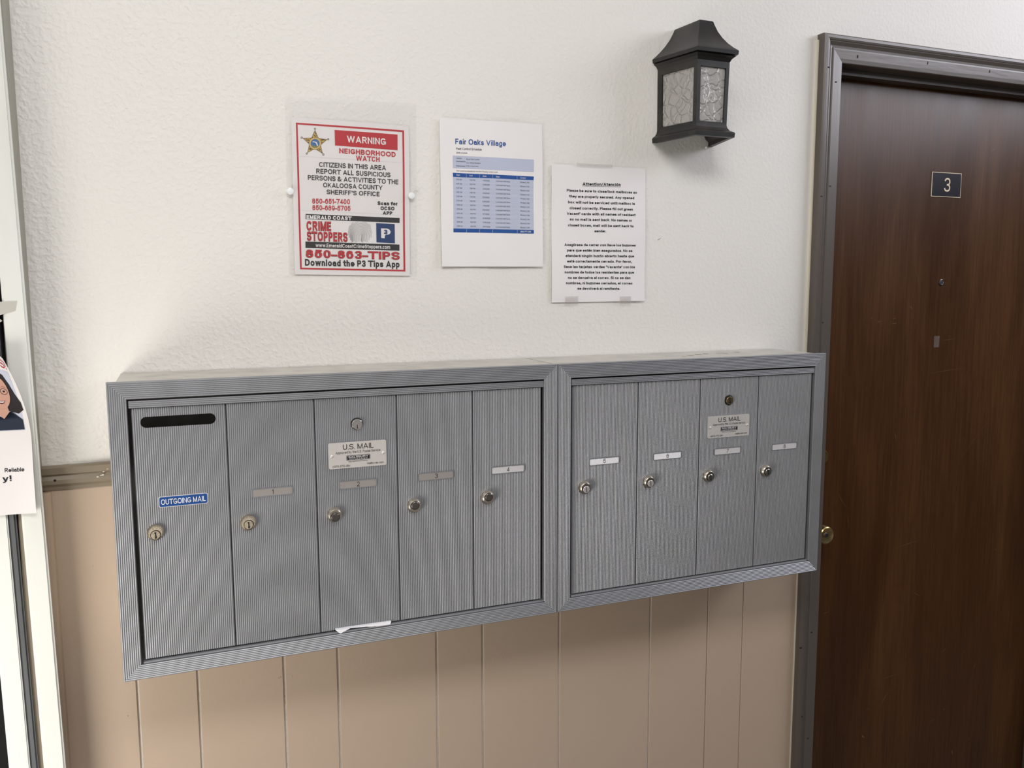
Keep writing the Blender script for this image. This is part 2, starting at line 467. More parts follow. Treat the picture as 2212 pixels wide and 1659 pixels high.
        bowl = _arc(c, xm, rx, ry, 0, 360)
        if g == 'a': S = [_arc(c, X - .20, rx * .96, .20, 165, 0) + [(r, 0)], _arc(c - .01, B + .165, rx * .98, .165, 0, 360)]
        elif g == 'b': S = [[(l, 0), (l, 1)], bowl]
        elif g == 'c': S = [_arc(c, xm, rx, ry, 45, 315)]
        elif g == 'd': S = [[(r, 0), (r, 1)], bowl]
        elif g == 'e': S = [_arc(c, xm, rx, ry, 0, 322), [(l, xm), (r + h * .9, xm)]]
        elif g == 'f': S = [[(c, 0), (c, T - .16)] + _arc(c + .17, T - .16, .17, .16, 180, 95), [(0, X), (W_, X)]]
        elif g == 'g': S = [bowl, [(r, XH), (r, Dn + .18)] + _arc(c, Dn + .18, rx, .18, 0, -160)]; lo = -.27
        elif g == 'h': S = [[(l, 0), (l, 1)], _arc(c, X - .25, rx, .25, 170, 0) + [(r, 0)]]
        elif g == 'i': S = [[(c, 0), (c, XH - w * .42)], [(c, 1), (c, 1 - w * .55)]]
        elif g == 'j': S = [[(r, XH - w * .42), (r, Dn + .12)] + _arc(r - .14, Dn + .12, .14, .12, 0, -90), [(r, 1), (r, 1 - w * .55)]]; lo = -.27
        elif g == 'k': S = [[(l, 0), (l, 1)], [(r, XH), (l, .26)], [(W_ * .40, .44), (r, 0)]]
        elif g == 'l': S = [[(c, 0), (c, 1)]]
        elif g == 'm':
            q = (c - l) / 2
            S = [[(l, 0), (l, XH)], _arc(l + q, X - .20, q, .20, 170, 0) + [(c, 0)], _arc(c + q, X - .20, q, .20, 170, 0) + [(r, 0)]]
        elif g == 'n': S = [[(l, 0), (l, XH)], _arc(c, X - .25, rx, .25, 170, 0) + [(r, 0)]]
        elif g == 'o': S = [bowl]
        elif g == 'p': S = [[(l, -.27), (l, XH)], bowl]; lo = -.27
        elif g == 'q': S = [[(r, -.27), (r, XH)], bowl]; lo = -.27
        elif g == 'r': S = [[(l, 0), (l, XH)], _arc(r + .02, X - .28, r + .02 - l, .28, 175, 95)]
        elif g == 's':
            q = (X - B) / 4
            S = [_arc(c, X - q, rx * .95, q, 20, 270)[:-1] + _arc(c, B + q, rx, q, 90, -160)]
        elif g == 't': S = [[(c - .02, .93), (c - .02, B + .14)] + _arc(c + .12, B + .14, .14, .14, 180, 275), [(0, X), (W_, X)]]; hi = .95
        elif g == 'u': S = [[(l, XH), (l, .27)] + _arc(c, .27, rx, .27 - h, 180, 350), [(r, 0), (r, XH)]]
        elif g == 'v': S = [[(l, XH), (c, 0)], [(c, 0), (r, XH)]]
        elif g == 'w': S = [[(l, XH), (W_ * .28, 0)], [(W_ * .28, 0), (c, XH)], [(c, XH), (W_ * .72, 0)], [(W_ * .72, 0), (r, XH)]]
        elif g == 'x': S = [[(l, XH), (r, 0)], [(l, 0), (r, XH)]]
        elif g == 'y': S = [[(l, XH), (c, 0)], [(r, XH), (c - .02, -.02), (c - .12, -.22), (l, Dn)]]; lo = -.27
        elif g == 'z': S = [[(0, X), (W_, X)], [(r, X), (l, B)], [(0, B), (W_, B)]]
    elif g in '.:': S = [[(c, 0), (c, w * .58)]] + ([[(c, XH - w * .42), (c, XH - w * .6)]] if g == ':' else [])
    elif g == ',': S = [[(c, w), (c, 0)], [(c, .02), (c - .05, -.16)]]; lo = -.2
    elif g == "'": S = [[(c, 1), (c, .68)]]
    elif g == '"': S = [[(l * .6, 1), (l * .6, .68)], [(W_ - l * .6, 1), (W_ - l * .6, .68)]]
    elif g == '!': S = [[(c, 0), (c, w * .58)], [(c, .30 + w * .42), (c, 1)]]
    elif g == '/': S = [[(0, 0), (W_, 1)]]
    elif g == '-': S = [[(0, .36), (W_, .36)]]
    elif g == '+': S = [[(0, .38), (W_, .38)], [(c, .12), (c, .64)]]
    elif g == '&': S = [_arc(c - .08, .76, .19, .24 - h, -60, 240), [(c - .20, .58), (r, 0)], _arc(c - .10, B + .22, .30 - h * .4, .22, 120, 330) + [(r, .42)]]
    elif g == '(': S = [_arc(r + .10, .40, .22, .62, 130, 230)]; lo = -.25
    elif g == ')': S = [_arc(l - .10, .40, .22, .62, 50, -50)]; lo = -.25
    else: return .35, [], 0, 1
    if ch in ACC:
        if base == 'i': S = [[(c, 0), (c, XH - w * .42)]]
        S = S + [[(c - .03, .80), (c + .14, .99)]]; hi = 1.02
    return W_, S, lo, hi


_font_cache = {}
CAPH = 1.0


def glyphs(body, bold=0.0, spacing=1.0):
    w = min(0.25, max(0.09, 0.13 + bold * 3.2))
    key = (body, round(w, 4), spacing)
    if key in _font_cache:
        return _font_cache[key]
    V, F, K = [], [], []
    x = 0.0
    ns = 0
    for ch in body:
        if ch == ' ':
            x += 0.36 * spacing; continue
        W_, S, lo, hi = glyph_strokes(ch, w)
        for pts in S:
            pts = [p for i, p in enumerate(pts) if i == 0 or math.dist(p, pts[i - 1]) > 1e-6]
            if len(pts) < 2: continue
            closed = math.dist(pts[0], pts[-1]) < 1e-4
            if not closed:                              # square caps
                for e, q in ((0, 1), (-1, -2)):
                    a, b = pts[e], pts[q]
                    d_ = math.dist(a, b)
                    pts[e] = (a[0] + (a[0] - b[0]) / d_ * w * 0.42, a[1] + (a[1] - b[1]) / d_ * w * 0.42)
            n0 = len(V); n = len(pts)
            for i in range(n):
                a = pts[i - 1] if i else (pts[-2] if closed else pts[0])
                b = pts[i + 1] if i < n - 1 else (pts[1] if closed else pts[-1])
                dx, dy = b[0] - a[0], b[1] - a[1]; ln = math.hypot(dx, dy) or 1
                nx_, ny_ = -dy / ln * w / 2, dx / ln * w / 2
                for sg in (1, -1):
                    V.append((x + pts[i][0] + sg * nx_, min(hi, max(lo, pts[i][1] + sg * ny_)))); K.append(0.14 * (ns % 5))
            for i in range(n - 1):
                F.append((n0 + 2 * i, n0 + 2 * i + 1, n0 + 2 * i + 3, n0 + 2 * i + 2))
            ns += 1                                     # overlapping strokes sit a hair apart in depth
        x += W_ + 0.13 * spacing + (0.12 * (spacing - 1))
    _font_cache[key] = (V, F, K)
    return V, F, K


class Print:
    """flat print collected per ink on one sheet; local coords (a right, b up) in metres; place(a, b, lift) -> world"""
    def __init__(self, place, parent):
        self.place = place; self.parent = parent; self.layers = {}

    JOIN = ('printed_fingerprint',)        # fine ridges nobody could pick apart

    def add(self, name, m, vs, fs, lift=1, ks=None):
        key = (name, m.name, lift, name if name in self.JOIN else len(self.layers))
        L = self.layers.setdefault(key, ([], [], m))
        n = len(L[0]); L[0].extend(self.place(a, b, lift + (ks[q] if ks else 0)) for q, (a, b) in enumerate(vs)); L[1].extend(tuple(i + n for i in f) for f in fs)

    def text(self, body, m, a0, a1, b0, b1, cap, bold=0.0, lift=2, name='printed_lettering', slant=0.0, spacing=1.0):
        vs, fs, ks = glyphs(body, bold, spacing)
        if not vs: return
        lo = min(v[0] for v in vs); hi = max(v[0] for v in vs)
        sx = (a1 - a0) / (hi - lo); sy = cap / CAPH
        out = []
        for x, y in vs:
            k = (x - lo) / (hi - lo)
            out.append((a0 + (x - lo) * sx + slant * y * sy, b0 + (b1 - b0) * k + y * sy))
        self.add(name, m, out, fs, lift, ks)

    def poly(self, m, pts, lift=1, name='printed_block'):
        if len(pts) != 4:
            self.add(name, m, pts, [tuple(range(len(pts)))], lift); return
        p0, p1, p2, p3 = pts                     # quads are gridded so that they follow a curved sheet
        na = max(1, int(math.dist(p0, p1) / 0.007)); nb = max(1, int(math.dist(p0, p3) / 0.007))
        V = []
        for j in range(nb + 1):
            for i in range(na + 1):
                f, g = i / na, j / nb
                V.append(tuple((p0[k] * (1 - f) + p1[k] * f) * (1 - g) + (p3[k] * (1 - f) + p2[k] * f) * g for k in (0, 1)))
        F = [(j * (na + 1) + i, j * (na + 1) + i + 1, (j + 1) * (na + 1) + i + 1, (j + 1) * (na + 1) + i) for j in range(nb) for i in range(na)]
        self.add(name, m, V, F, lift)

    def ring(self, m, outer, inner, lift=1, name='printed_border'):
        if len(outer) == 4:
            def dense(q): return [(q[i][0] + (q[(i + 1) % 4][0] - q[i][0]) * k / 30, q[i][1] + (q[(i + 1) % 4][1] - q[i][1]) * k / 30) for i in range(4) for k in range(30)]
            outer, inner = dense(outer), dense(inner)
        n = len(outer)
        self.add(name, m, outer + inner, [(i, (i + 1) % n, n + (i + 1) % n, n + i) for i in range(n)], lift)

    def stroke(self, m, pts, wd, lift=1, name='printed_strokes'):
        V, F = [], []
        if len(pts) == 2:
            pts = [(pts[0][0] + (pts[1][0] - pts[0][0]) * k / 24, pts[0][1] + (pts[1][1] - pts[0][1]) * k / 24) for k in range(25)]
        for i, p in enumerate(pts):
            a = pts[max(i - 1, 0)]; b = pts[min(i + 1, len(pts) - 1)]
            dx, dy = b[0] - a[0], b[1] - a[1]; l = math.hypot(dx, dy) or 1
            nx, ny = -dy / l * wd / 2, dx / l * wd / 2
            V += [(p[0] + nx, p[1] + ny), (p[0] - nx, p[1] - ny)]
        for i in range(len(pts) - 1):
            F.append((2 * i, 2 * i + 1, 2 * i + 3, 2 * i + 2))
        self.add(name, m, V, F, lift)

    def build(self):
        for (name, mn, lift, _), (v, f, m) in self.layers.items():
            me = bpy.data.meshes.new(name); c = sum((Vector(q) for q in v), Vector()) / len(v)
            me.from_pydata([Vector(q) - c for q in v], [], f); me.materials.append(m)
            o = bpy.data.objects.new(name, me); link(o, self.parent)
            o.location = c - WL[self.parent]; WL[o] = c
            if name in self.JOIN: o['kind'] = 'stuff'


def circle(cx, cy, r, n=24, ry=None):
    ry = ry or r
    return [(cx + r * math.cos(2 * math.pi * k / n), cy + ry * math.sin(2 * math.pi * k / n)) for k in range(n)]


# ================================================================== SETTING
XC = -0.7400           # left end of the wall, where the white door frame stands proud
CEIL = 3.05
D = 0.1643             # how far the mailbox fronts stand off the wall
DX0, DX1 = 0.922, 1.826   # door opening
DZ = 2.098
XW = -1.36             # far left side of the hall
wv = join_vf([box_vf(XC, DX0, 0, 0.14, 0, CEIL), box_vf(DX0, DX1, 0, 0.14, DZ, CEIL), box_vf(DX1, 3.3, 0, 0.14, 0, CEIL),
              box_vf(XW - 0.12, XC, 0, 0.14, 2.17, CEIL)])
wb_ = tag(mesh('wall_back', *wv, M_WALL), 'off-white textured plaster wall above the tan wainscot', kind='structure')
for pts in ([(1420, 518), (1428, 513.5), (1427, 515), (1421, 519.5)],):
    pp = [on_y(u, v) for u, v in pts]
    mesh('scuff_mark', [(p.x, -0.0004, p.z) for p in pp], [(0, 1, 2, 3)], mat('grey_scuff', (0.30, 0.28, 0.26), 0.7), wb_)
lw = join_vf([box_vf(XW - 0.12, XW, -0.42, 0.14, 0, CEIL), box_vf(XW - 0.12, XW, -1.34, -0.42, 1.30, CEIL), box_vf(XW - 0.12, XW, -1.34, -0.42, 0, 0.12), box_vf(XW - 0.12, XW, -3.0, -1.34, 0, CEIL)])
tag(mesh('wall_left', *lw, M_WALL), 'plaster side wall with a glazed opening, far left', kind='structure')
tag(box('wall_rear', XW - 0.12, 1.3, -3.12, -3.0, 0, CEIL, M_WALL), 'plain plaster wall across the hallway', kind='structure')
tag(box('ceiling', XW - 0.12, 3.3, -3.12, 0.14, CEIL, CEIL + 0.1, M_CEIL), 'plain white hallway ceiling', kind='structure')
tag(box('floor', -4.0, 4.2, -4.0, 3.0, -0.1, 0.0, M_FLOOR), 'plain concrete hallway floor', kind='structure')

# tan wainscot: boards with grooves between them
wsc = thing('wall_lower', (0.1, 0, 0), 'tan painted wainscot boards below the mailboxes', kind='structure')
GR = [XC, -0.6133, -0.5115, -0.3580, -0.2555, -0.0550, 0.0448, 0.2210, 0.4488, 0.6050, 0.7050, 0.862]


def plank(x0, x1, g0, g1):
    a, b = x0 + g0, x1 - g1
    z0, z1, t, c = 0.10, 1.262, 0.0045, 0.0022
    V = [(a, 0.0, z0), (a, -t + c, z0), (a + c * 0.7, -t, z0), (b - c * 0.7, -t, z0), (b, -t + c, z0), (b, 0.0, z0)]
    V += [(x, y, z1) for x, y, _ in V]
    F = [(i, i + 1, i + 7, i + 6) for i in range(5)] + [(5, 0, 6, 11), (0, 1, 2, 3, 4, 5), (6, 7, 8, 9, 10, 11)]
    mesh('plank', V, F, M_TAN, wsc)


for i in range(len(GR) - 1):
    far = 0.0007 if i >= 8 else 0.0
    g = 0.0016
    plank(GR[i], GR[i + 1], 0.0 if i == 0 else (g if i < 9 else 0.0005), 0.0 if i == len(GR) - 2 else (g if i < 8 else 0.0005))
xs = [1.888, 2.04, 2.14, 2.36, 2.60, 2.75, 3.0, 3.3]
for a, b in zip(xs[:-1], xs[1:]):
    plank(a, b, 0.0016, 0.0016)
# a few nail dimples in the boards
for u, v in [(601, 1466), (605, 1463), (630, 1462), (163, 1124), (200, 1223), (275, 1547)]:
    p = on_y(u, v, -0.0045)
    lathe('nail_dimple', p.x, p.z, -0.0044, [(0.0017, 0), (0.0013, 0.0007), (0.0004, 0.0009)], M_TAN, wsc, 10)


def rail(name, x0, x1, label):
    z0, z1 = 1.2495, 1.2915
    pr = [(0, z1), (-0.010, z1), (-0.0135, z1 - 0.003), (-0.0125, z1 - 0.014), (-0.0085, z1 - 0.0165), (-0.0085, z1 - 0.018),
          (-0.0125, z1 - 0.024), (-0.0125, z1 - 0.031), (-0.0085, z1 - 0.036), (-0.007, z0), (0, z0)]
    n = len(pr)
    V = [(x0, y, z) for y, z in pr] + [(x1, y, z) for y, z in pr]
    F = [(i, (i + 1) % n, n + (i + 1) % n, n + i) for i in range(n)] + [tuple(range(n)), tuple(range(n, 2 * n))]
    o = mesh(name, V, F, M_RAIL)
    return tag(o, label, kind='structure')


t1 = rail('trim_1', XC, 0.860, 'brown moulded chair rail left of the mailboxes')
rail('trim_2', 1.889, 3.3, 'brown moulded chair rail beyond the door')
mesh('nail_hole', *lathe_vf(on_y(121, 1038).x, on_y(121, 1038, -0.0127).z, -0.0124, [(0.0022, 0), (0.0018, 0.0005)], 10), M_BLACK, t1)
for u, v in [(224, 1019), (218, 1027), (222, 1026), (232, 1013), (211, 1030)]:
    p = on_y(u, v, -0.0125)
    r = random.uniform(0.0008, 0.0018)
    mesh('paint_splash', *lathe_vf(p.x, p.z, -0.0118, [(r, 0), (r * 0.8, 0.0011)], 8, 1.8), M_CAULK, t1)
# corner strip below the rail on the left, in the same tan paint
cs = [(XC, 0), (XC, -0.019), (XC + 0.003, -0.019), (XC + 0.008, -0.0165), (XC + 0.0115, -0.012), (XC + 0.013, -0.0045), (XC + 0.013, 0)]
V = [(x, y, 0.1) for x, y in cs] + [(x, y, 1.248) for x, y in cs]; n = len(cs)
F = [(i, (i + 1) % n, n + (i + 1) % n, n + i) for i in range(n)] + [tuple(range(n)), tuple(range(n, 2 * n))]
tag(mesh('trim_3', V, F, M_TAN), 'tan quarter-round strip in the left corner', kind='structure')
tag(box('trim_4', XC - 0.03, XC, -0.062, 0.0, 0, 1.262, M_RAIL), 'brown painted return beside the white door frame', kind='structure')
tag(box('trim_6', XC - 0.03, XC, -0.062, 0.0, 1.262, 2.17, mat('grey_olive_return', (0.34, 0.325, 0.27), 0.5)), 'grey olive return beside the white door frame', kind='structure')  # side of the frame above the rail, coloured grey olive
tag(box('baseboard_back', XC, 0.860, -0.016, 0, 0, 0.1, M_RAIL, bev=0.003), 'brown baseboard under the wainscot', kind='structure')

# ------------------------------------------------------------------ brown apartment door on the right
d1 = thing('door_1', ((DX0 + DX1) / 2, 0.06, 0), 'dark walnut apartment door numbered 3 in a brown frame', kind='structure')
YD = 0.062
leaf = box('door_leaf', DX0 + 0.012, DX1 - 0.012, YD, YD + 0.045, 0.012, DZ - 0.012, M_DOOR, d1, bev=0.0015)
box('jamb', DX0, DX0 + 0.012, -0.001, 0.14, 0, DZ, M_CASE, d1)
box('jamb', DX1 - 0.012, DX1, -0.001, 0.14, 0, DZ, M_CASE, d1)
box('jamb', DX0 + 0.012, DX1 - 0.012, -0.001, 0.14, DZ - 0.003, DZ + 0.012, M_CASEH, d1)
box('door_stop', DX0 + 0.012, DX0 + 0.024, 0.026, YD - 0.001, 0, DZ - 0.015, M_CASE, d1, bev=0.0015)
box('door_stop', DX1 - 0.024, DX1 - 0.012, 0.026, YD - 0.001, 0, DZ - 0.015, M_CASE, d1, bev=0.0015)
box('door_stop', DX0 + 0.012, DX1 - 0.012, 0.026, YD - 0.001, DZ - 0.0155, DZ - 0.003, M_CASEH, d1, bev=0.0015)
cp = [(0.0, 0.012), (0.001, 0.0165), (0.004, 0.019), (0.0095, 0.0192), (0.0135, 0.0180), (0.0145, 0.0165), (0.0165, 0.0160), (0.0195, 0.0140), (0.0235, 0.0115),
      (0.0280, 0.0108), (0.0292, 0.0125), (0.0320, 0.0128), (0.0500, 0.0112), (0.0585, 0.0100), (0.0600, 0.0085)]
cp = [(a_, b_ + 0.006) for a_, b_ in cp]
CX0, CX1, CZ1 = 0.8640, 1.886, 2.1545
member('casing', 'left', CX0, CX1, 0, CZ1, cp, 0, M_CASE, d1, mitre=(False, True))
member('casing', 'right', CX0, CX1, 0, CZ1, cp, 0, M_CASE, d1, mitre=(False, True))
head = member('casing', 'top', CX0, CX1, 0, CZ1, cp, 0, M_CASEH, d1)
for u, v, y in [(1790, 145, -.0192), (1806, 177, -.0125), (1793, 402, -.0125), (1775, 424, -.0192), (1777, 697, -.0125), (1753, 1366, -.0125), (1730, 1400, -.0192), (1732, 1548, -.019),
                (1745, 1595, -.0125), (1853, 122, -.0125), (2004, 136, -.0125), (2138, 154, -.0125)]:
    y -= 0.006
    p = on_y(u, v, y)
    tall = v < 160 and u > 1840
    box('nail_hole', p.x - (0.0010 if tall else 0.0022), p.x + (0.0010 if tall else 0.0022), y - 0.0006, y + 0.002, p.z - (0.0032 if tall else 0.0012), p.z + (0.0032 if tall else 0.0012), M_BLACK, d1)
tag(box('trim_5', CX0 - 0.0035, CX0, -0.0055, 0.0, 0.1, CZ1 - 0.012, M_CAULK), 'cream caulk line beside the door casing', kind='structure')

# door hardware
kc = on_y(1788, 1157.5, -0.015)
KX, KZ = 0.9515, kc.z
KX = kc.x
lathe('door_knob', KX, KZ, YD, [(0.032, 0), (0.032, 0.004), (0.028, 0.008), (0.0145, 0.010), (0.0135, 0.030), (0.019, 0.036), (0.0220, 0.044), (0.0228, 0.066), (0.0215, 0.0735), (0.0195, 0.0755),
                               (0.0175, 0.0748), (0.008, 0.0715), (0.0001, 0.0715)], M_BRASS, leaf, 36, label='brass door knob with key cylinder')
lathe('key_cylinder', KX, KZ, YD - 0.0713, [(0.0062, 0), (0.0062, 0.0012), (0.0052, 0.0018), (0.0001, 0.0018)], M_STEEL, leaf, 20)
box('keyhole', KX - 0.0007, KX + 0.0007, YD - 0.0738, YD - 0.072, KZ - 0.0035, KZ + 0.0035, M_BLACK, leaf)
dc = on_y(1774.5, 988, YD - 0.006)
lathe('deadbolt', dc.x, dc.z, YD, [(0.0215, 0), (0.0215, 0.005), (0.020, 0.008), (0.0175, 0.0085), (0.0165, 0.005), (0.0155, 0.005), (0.0150, 0.010), (0.0001, 0.010)], M_BRASS, leaf, 32, label='brass deadbolt cylinder')
pc = on_y(2033, 610, YD)
lathe('peephole', pc.x, pc.z, YD, [(0.0085, 0), (0.0083, 0.002), (0.0065, 0.0032), (0.0050, 0.003), (0.0045, 0.0022), (0.0001, 0.0026)], M_STEEL, leaf, 24, label='dark steel peephole')
c0 = on_y(2014, 371.5, YD - 0.002); c1 = on_y(2077.5, 374, YD - 0.002); c2 = on_y(2075, 426.5, YD - 0.002); c3 = on_y(2012, 425, YD - 0.002)
nx0, nx1, nz0, nz1 = (c0.x + c3.x) / 2, (c1.x + c2.x) / 2, (c2.z + c3.z) / 2, (c0.z + c1.z) / 2
box('number_plate', nx0, nx1, YD - 0.0018, YD, nz0, nz1, M_CREAM, leaf, label='black number plate engraved 3')
box('number_plate_face', nx0 + 0.0016, nx1 - 0.0016, YD - 0.0021, YD - 0.0015, nz0 + 0.0016, nz1 - 0.0016, M_DPLATE, leaf)
pr = Print(lambda a, b, l: (a, YD - 0.0021 - 0.0002 * l, b), leaf)
n0 = on_y(2037, 414, YD); n1 = on_y(2052, 385, YD)
pr.text('3', M_CREAM, n0.x, n1.x, n0.z, n0.z, n1.z - n0.z, bold=-0.004, name='engraved_number')
pr.build()
a = on_y(2018, 726, YD); b = on_y(2028, 750, YD)
box('tape_residue', a.x, b.x, YD - 0.0004, YD + 0.0002, b.z, a.z, M_CTAPE, leaf)
# scratches worn into the door finish
SCR = mat('scratched_finish', (0.17, 0.095, 0.045), 0.5)
scr = []
for (u0, v0, u1, v1, wd) in [(1938, 1183, 1987, 1166, .0011), (1971, 1278, 1988, 1288, .0010), (1777, 1326, 1793, 1321, .0012), (1897, 1470, 1948, 1452, .0009), (1898, 1531, 1923, 1485, .0014),
                             (2033, 1411, 2046, 1397, .0011), (1870, 1535, 1877, 1529, .0010), (2006, 1560, 2022, 1552, .0011), (2103, 1446, 2107, 1430, .0013), (2079, 1412, 2084, 1404, .0011),
                             (1861, 1588, 1867, 1594, .0035), (2055, 1619, 2058, 1631, .0035), (2037, 1534, 2040, 1530, .003), (2091, 1599, 2094, 1594, .0022),
                             (1998, 808, 2090, 793, .0006), (1806, 1060, 1830, 1100, .0008), (1830, 1100, 1834, 1150, .0007), (1880, 690, 1886, 684, .0012), (1893, 697, 1904, 693, .0012),
                             (1924, 700, 1939, 698, .0012), (1926, 690, 1937, 686, .0011), (1966, 660, 1970, 668, .002), (2140, 330, 2150, 318, .0012), (1932, 932, 1936, 952, .0013), (2032, 736, 2066, 731, .0008),
                             (2144, 700, 2170, 745, .0005), (1975, 565, 1990, 640, .0005), (2060, 1010, 2140, 900, .0005), (2148, 1187, 2152, 1186, .002)]:
    p, q = on_y(u0, v0, YD), on_y(u1, v1, YD)
    dx, dz = q.x - p.x, q.z - p.z; l = math.hypot(dx, dz); ox, oz = -dz / l * wd / 2, dx / l * wd / 2
    y = YD - 0.0002
    mx_, mz_ = (p.x + q.x) / 2, (p.z + q.z) / 2
    scr.append(([(p.x, y, p.z), (mx_ + ox, y, mz_ + oz), (q.x, y, q.z), (mx_ - ox, y, mz_ - oz)], [(0, 1, 2, 3)]))
so = mesh('scratches', *join_vf(scr), SCR, leaf); so['kind'] = 'stuff'

# ------------------------------------------------------------------ white glazed door on the left wall
YJ = -0.074                # front of the white frame
d2 = thing('door_2', (-0.7365, YJ, 1.6), 'white framed glazed door at the left edge', kind='structure')
box('jamb', -0.7685, -0.7365, YJ, -0.062, 0, 2.16, M_WPAINT, d2, bev=0.003, label='white door jamb')
box('jamb', -1.345, -1.31, YJ, 0.0, 0, 2.16, M_WPAINT, d2, bev=0.003)
box('jamb', -1.31, -0.7685, YJ, 0.0, 2.11, 2.16, M_WPAINT, d2, bev=0.003)
box('gap_shadow_strip', -0.7765, -0.7685, -0.040, -0.030, 0.0, 2.10, M_BLACK, d2)
box('gasket', -0.7880, -0.7765, YJ + 0.004, -0.030, 0.01, 2.10, M_GASK, d2, bev=0.003, label='grey rubber door gasket')
box('stile', -0.8185, -0.7880, YJ + 0.002, -0.030, 0.01, 2.10, M_WPAINT, d2, bev=0.002)
box('stile', -1.305, -1.265, YJ + 0.002, -0.030, 0.01, 2.10, M_WPAINT, d2, bev=0.002)
box('door_rail', -1.265, -0.8185, YJ + 0.002, -0.030, 0.01, 0.16, M_WPAINT, d2, bev=0.002)
box('door_rail', -1.265, -0.8185, YJ + 0.002, -0.030, 2.03, 2.10, M_WPAINT, d2, bev=0.002)
box('glass_pane', -1.265, -0.8185, -0.052, -0.046, 0.16, 2.03, M_PANE, d2)
d2.rotation_euler = (0, math.radians(-0.72), 0)      # the frame leans a little

# ================================================================== MAILBOXES
XL, XJN, XR, ZT, ZB, MG, MB = -0.6232, 0.1421, 0.7780, 1.4452, 0.9605, 0.0275, 0.0292
YF = -D                    # front plane of the frames
YDR = YF + 0.006           # crests of the door ribs


def mailbox_unit(x0, x1, label, doors, body0, body1):
    t = thing('mailbox_unit', ((x0 + x1) / 2, 0, ZB), label, 'mailbox', 'wall mailboxes')
    ov = 0.0127
    # cabinet: back, top, bottom and sides of sheet metal
    bx0, bx1, bz0, bz1, th = x0 + body0, x1 - body1, ZB + ov, ZT - 0.0015, 0.0015
    yb = YF + 0.010
    parts = [box_vf(bx0 + th, bx1 - th, -0.0160, -0.0148, bz0 + th, bz1 - th), box_vf(bx0, bx1, yb, -0.002, bz1 - th, bz1), box_vf(bx0, bx1, yb, -0.002, bz0, bz0 + th),
             box_vf(bx0, bx0 + th, yb, -0.002, bz0 + th, bz1 - th), box_vf(bx1 - th, bx1, yb, -0.002, bz0 + th, bz1 - th)]
    mesh('cabinet', *join_vf(parts), M_BODY, t)
    fr = [(0.0, 0.0080)] + [(a_ if i_ else 0.0010, b_) for i_, (a_, b_) in enumerate(ribs(MG, 0.00305, 0.0008, 0.0092)) if i_ != 1]
    for sd in ('top', 'left', 'right'):
        member('frame_rail', sd, x0 + 0.0002, x1 - 0.0002, ZB, ZT, fr, YF + 0.010, M_ALU, t, back=0.0)
    fb = [(s * (0.0245 / MG), tt) for s, tt in fr] 
    member('frame_rail', 'bottom', x0 + 0.0002, x1 - 0.0002, ZB, ZT, fr[:-4] + [(0.0250, 0.0070)], YF + 0.010, M_ALU, t)
    ox0, ox1 = x0 + MG, x1 - MG
    # sill lip under the doors and ribbed header strip above them
    sl = [(0.0, 0.004), (0.0006, 0.0075), (0.0020, 0.0085), (0.0036, 0.0080), (0.0042, 0.006)]
    V = []
    for xx in (ox0 + 0.0035, ox1 - 0.0005):
        V += [(xx, YF + 0.010 - tt, ZB + 0.0248 + s) for s, tt in sl] + [(xx, YF + 0.016, ZB + 0.0290), (xx, YF + 0.016, ZB + 0.0248)]
    n = len(sl) + 2
    mesh('sill_lip', V, [(i, (i + 1) % n, n + (i + 1) % n, n + i) for i in range(n)] + [tuple(range(n)), tuple(range(n, 2 * n))], M_ALU, t)
    hz1 = ZT - MG - 0.0028; hz0 = hz1 - 0.0118
    hp = ribs(0.0118, 0.0030, 0.0008, 0.0022)
    V = []
    for xx in (doors[0][0] - 0.0025, ox1 - 0.0008):
        V += [(xx, YF + 0.0048 - tt, hz1 - s) for s, tt in hp] + [(xx, YF + 0.010, hz0), (xx, YF + 0.010, hz1)]
    n = len(hp) + 2
    mesh('header_strip', V, [(i, (i + 1) % n, n + (i + 1) % n, n + i) for i in range(n)] + [tuple(range(n)), tuple(range(n, 2 * n))], M_ALU, t)
    return t, hz0 - 0.0012, ZB + 0.0312


